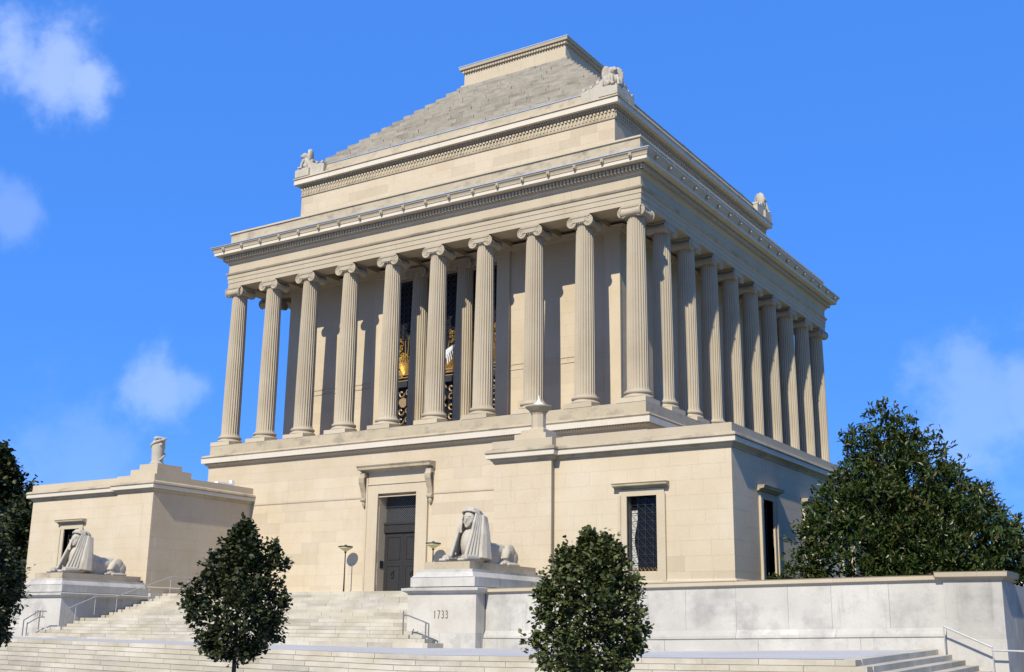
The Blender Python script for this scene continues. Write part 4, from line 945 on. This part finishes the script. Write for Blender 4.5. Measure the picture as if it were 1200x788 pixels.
tree('linden_tree','small dark linden with pointed crown standing before the middle of the stairs',near((3.2,-29,-12.0),K),1.0*K,3.05*K,PL,800,M_leafd,.12*K,10,-13.18,.05,3,extra=((.66,2.15,.11,.28,26),(.92,1.95,.10,.18,14),(.06,2.62,.13,.30,40),(-.62,2.05,.12,.20,16),(-.95,1.05,.13,.10,10),(.95,1.1,.13,.12,12)),group='street trees along the pavement',lump=.30,spread=.17)
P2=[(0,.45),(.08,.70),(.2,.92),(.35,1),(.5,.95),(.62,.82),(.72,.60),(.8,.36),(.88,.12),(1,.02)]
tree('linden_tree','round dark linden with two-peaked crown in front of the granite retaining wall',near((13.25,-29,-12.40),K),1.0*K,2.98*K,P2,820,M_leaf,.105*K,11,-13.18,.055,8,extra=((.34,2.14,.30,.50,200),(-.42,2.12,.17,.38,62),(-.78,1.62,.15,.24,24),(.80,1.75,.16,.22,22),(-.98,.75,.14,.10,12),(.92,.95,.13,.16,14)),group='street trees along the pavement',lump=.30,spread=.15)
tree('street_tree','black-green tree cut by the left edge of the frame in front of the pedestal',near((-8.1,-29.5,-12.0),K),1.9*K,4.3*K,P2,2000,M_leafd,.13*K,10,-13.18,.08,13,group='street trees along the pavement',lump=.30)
# magnolia built of lobes
def lobes_tree(name,label,base,lobes,mat,size,per,zg,trunk,seed,aspect,spread,cat='tree',group=None,dens=1.0):
    t=thing(name,(base.x,base.y,zg),label,cat,group); rr=random.Random(seed); an=[]; m=MB()
    m.tube([(base.x,base.y,zg),(base.x,base.y+.1,zg+2),(base.x-.3,base.y,zg+4.5),(base.x-.6,base.y,zg+8)],[trunk,trunk*.85,trunk*.55,trunk*.15],n=10)
    for (dx,dz,dy,r_,h_) in lobes:
        c=Vector((base.x+dx*math.cos(YAW)-dy*math.sin(YAW),base.y+dx*math.sin(YAW)+dy*math.cos(YAW),zg+dz)); a=Vector((base.x,base.y,zg+max(.8,dz*.45)))
        m.tube([a,a.lerp(c,.55)+Vector((0,0,-.1)),c],[trunk*.45,trunk*.28,trunk*.08],n=7)
        n=int(dens*128*(r_*r_*2+r_*h_)/3)
        for _ in range(n):
            v=Vector((rr.gauss(0,1),rr.gauss(0,1),rr.gauss(0,1))).normalized(); nz_=noise.noise(v*2.1+c*.7)
            u=(.40+.60*rr.random()**.5)*(1+.62*nz_)
            p=c+Vector((v.x*r_*u,v.y*r_*u,v.z*h_*u)); d=(v*.7+Vector((0,0,.75))+Vector((rr.gauss(0,.3),rr.gauss(0,.3),rr.gauss(0,.2)))).normalized()
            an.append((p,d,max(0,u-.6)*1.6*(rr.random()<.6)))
    m.build('trunk',M_bark,t,smooth=True)
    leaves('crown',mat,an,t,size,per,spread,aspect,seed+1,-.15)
LB=[(-.75,6.9,0,.62,.85),(.15,6.75,.3,.62,.7),(-1.55,5.9,-.2,.8,.8),(1.0,5.9,.4,.85,.8),(-.3,5.5,.2,1.3,1.1),(-2.1,4.7,-.3,.80,.8),(1.9,4.7,.2,.80,.65),(.4,4.5,-.3,1.5,1.1),(-2.8,3.5,.2,1.05,.95),(-1.4,3.6,-.8,1.6,1.3),(2.6,3.7,.3,1.1,.85),(1.1,3.2,-.9,1.7,1.2),(-3.5,2.4,-.2,.95,.9),(-2.4,2.1,-1.2,1.4,1.2),(3.6,2.8,.5,1.05,.8),(0,1.9,-1.4,1.7,1.2),(2.6,2.1,-.8,1.5,1.1),(-3.9,1.3,-.4,.85,.8),(4.2,1.6,0,1.3,1.0),(-1,.9,-1.5,1.5,.9),(1.6,.8,-1.4,1.5,.9),(3.9,.6,-.6,1.3,.9),(0,2.8,.8,1.8,1.4),(-.6,4.2,1.2,1.3,1.1),(.4,.9,1.3,2.3,1.2),(3.3,4.2,.7,.40,.45),(5.1,2.3,.9,.9,.8)]
lobes_tree('magnolia_tree','large glossy magnolia with rusty leaf undersides behind the right end of the wall',Vector((13.3,-3.2,0)),LB,M_mag,.25,7,-9.9,.18,21,.40,.26)
PD=[(0,.6),(.1,.9),(.3,1),(.5,.9),(.7,.7),(.85,.45),(1,.1)]
tree('background_tree','tall dark tree with bare twigs rising left of the annex roof',Vector((-62.5,6,-8.0)),4.2,10.6,PD,1600,M_leafd,.42,9,-9.8,.3,31,spread=.8,lump=.3,group='dark trees behind the annex')
tree('background_tree','lower black-green tree touching the left wall of the annex',Vector((-49.5,2,-9.4)),4.0,6.8,PD,1500,M_leafd,.36,9,-9.8,.25,33,spread=.7,lump=.3,group='dark trees behind the annex')
tree('shrub','dark evergreen shrub beside the outer face of the square end pier',Vector((21.3,-8.5,-13.1)),1.9,4.9,PD,900,M_mag,.2,9,-13.18,.08,35,aspect=.5,spread=.3,cat='shrub')
for i,(x,y,l) in enumerate(((9.3,-6.6,'low leafy plant poking above the wall by the side window'),(10.4,-5.9,'bushy green plant at the foot of the magnolia'))):
    tree('garden_plant',l,Vector((x,y,-9.75)),.42,.62+.3*i,PD,40,M_mag,.12,8,-9.76,.02,40+i,aspect=.5,spread=.2,cat='plant',group='plants behind the wall')
# pale building far behind on the right
t=thing('far_building',(12,80,-13.2),'pale far building glimpsed through leaves at the right edge','building')
wm=MB(); wm.box(-4,40,78,95,-13.2,-4.0); wl=wm.build('wall',M_far,t)
for i in range(12):
    for j in range(3):
        boxobj('window',-2+i*3.4,-.4+i*3.4,77.9,78.05,-12+j*2.9,-10.4+j*2.9,M_glass,t)
m=MB(); m.box(-4.4,40.4,77.6,95.4,-4.0,-3.5); m.build('roof',M_far,t)
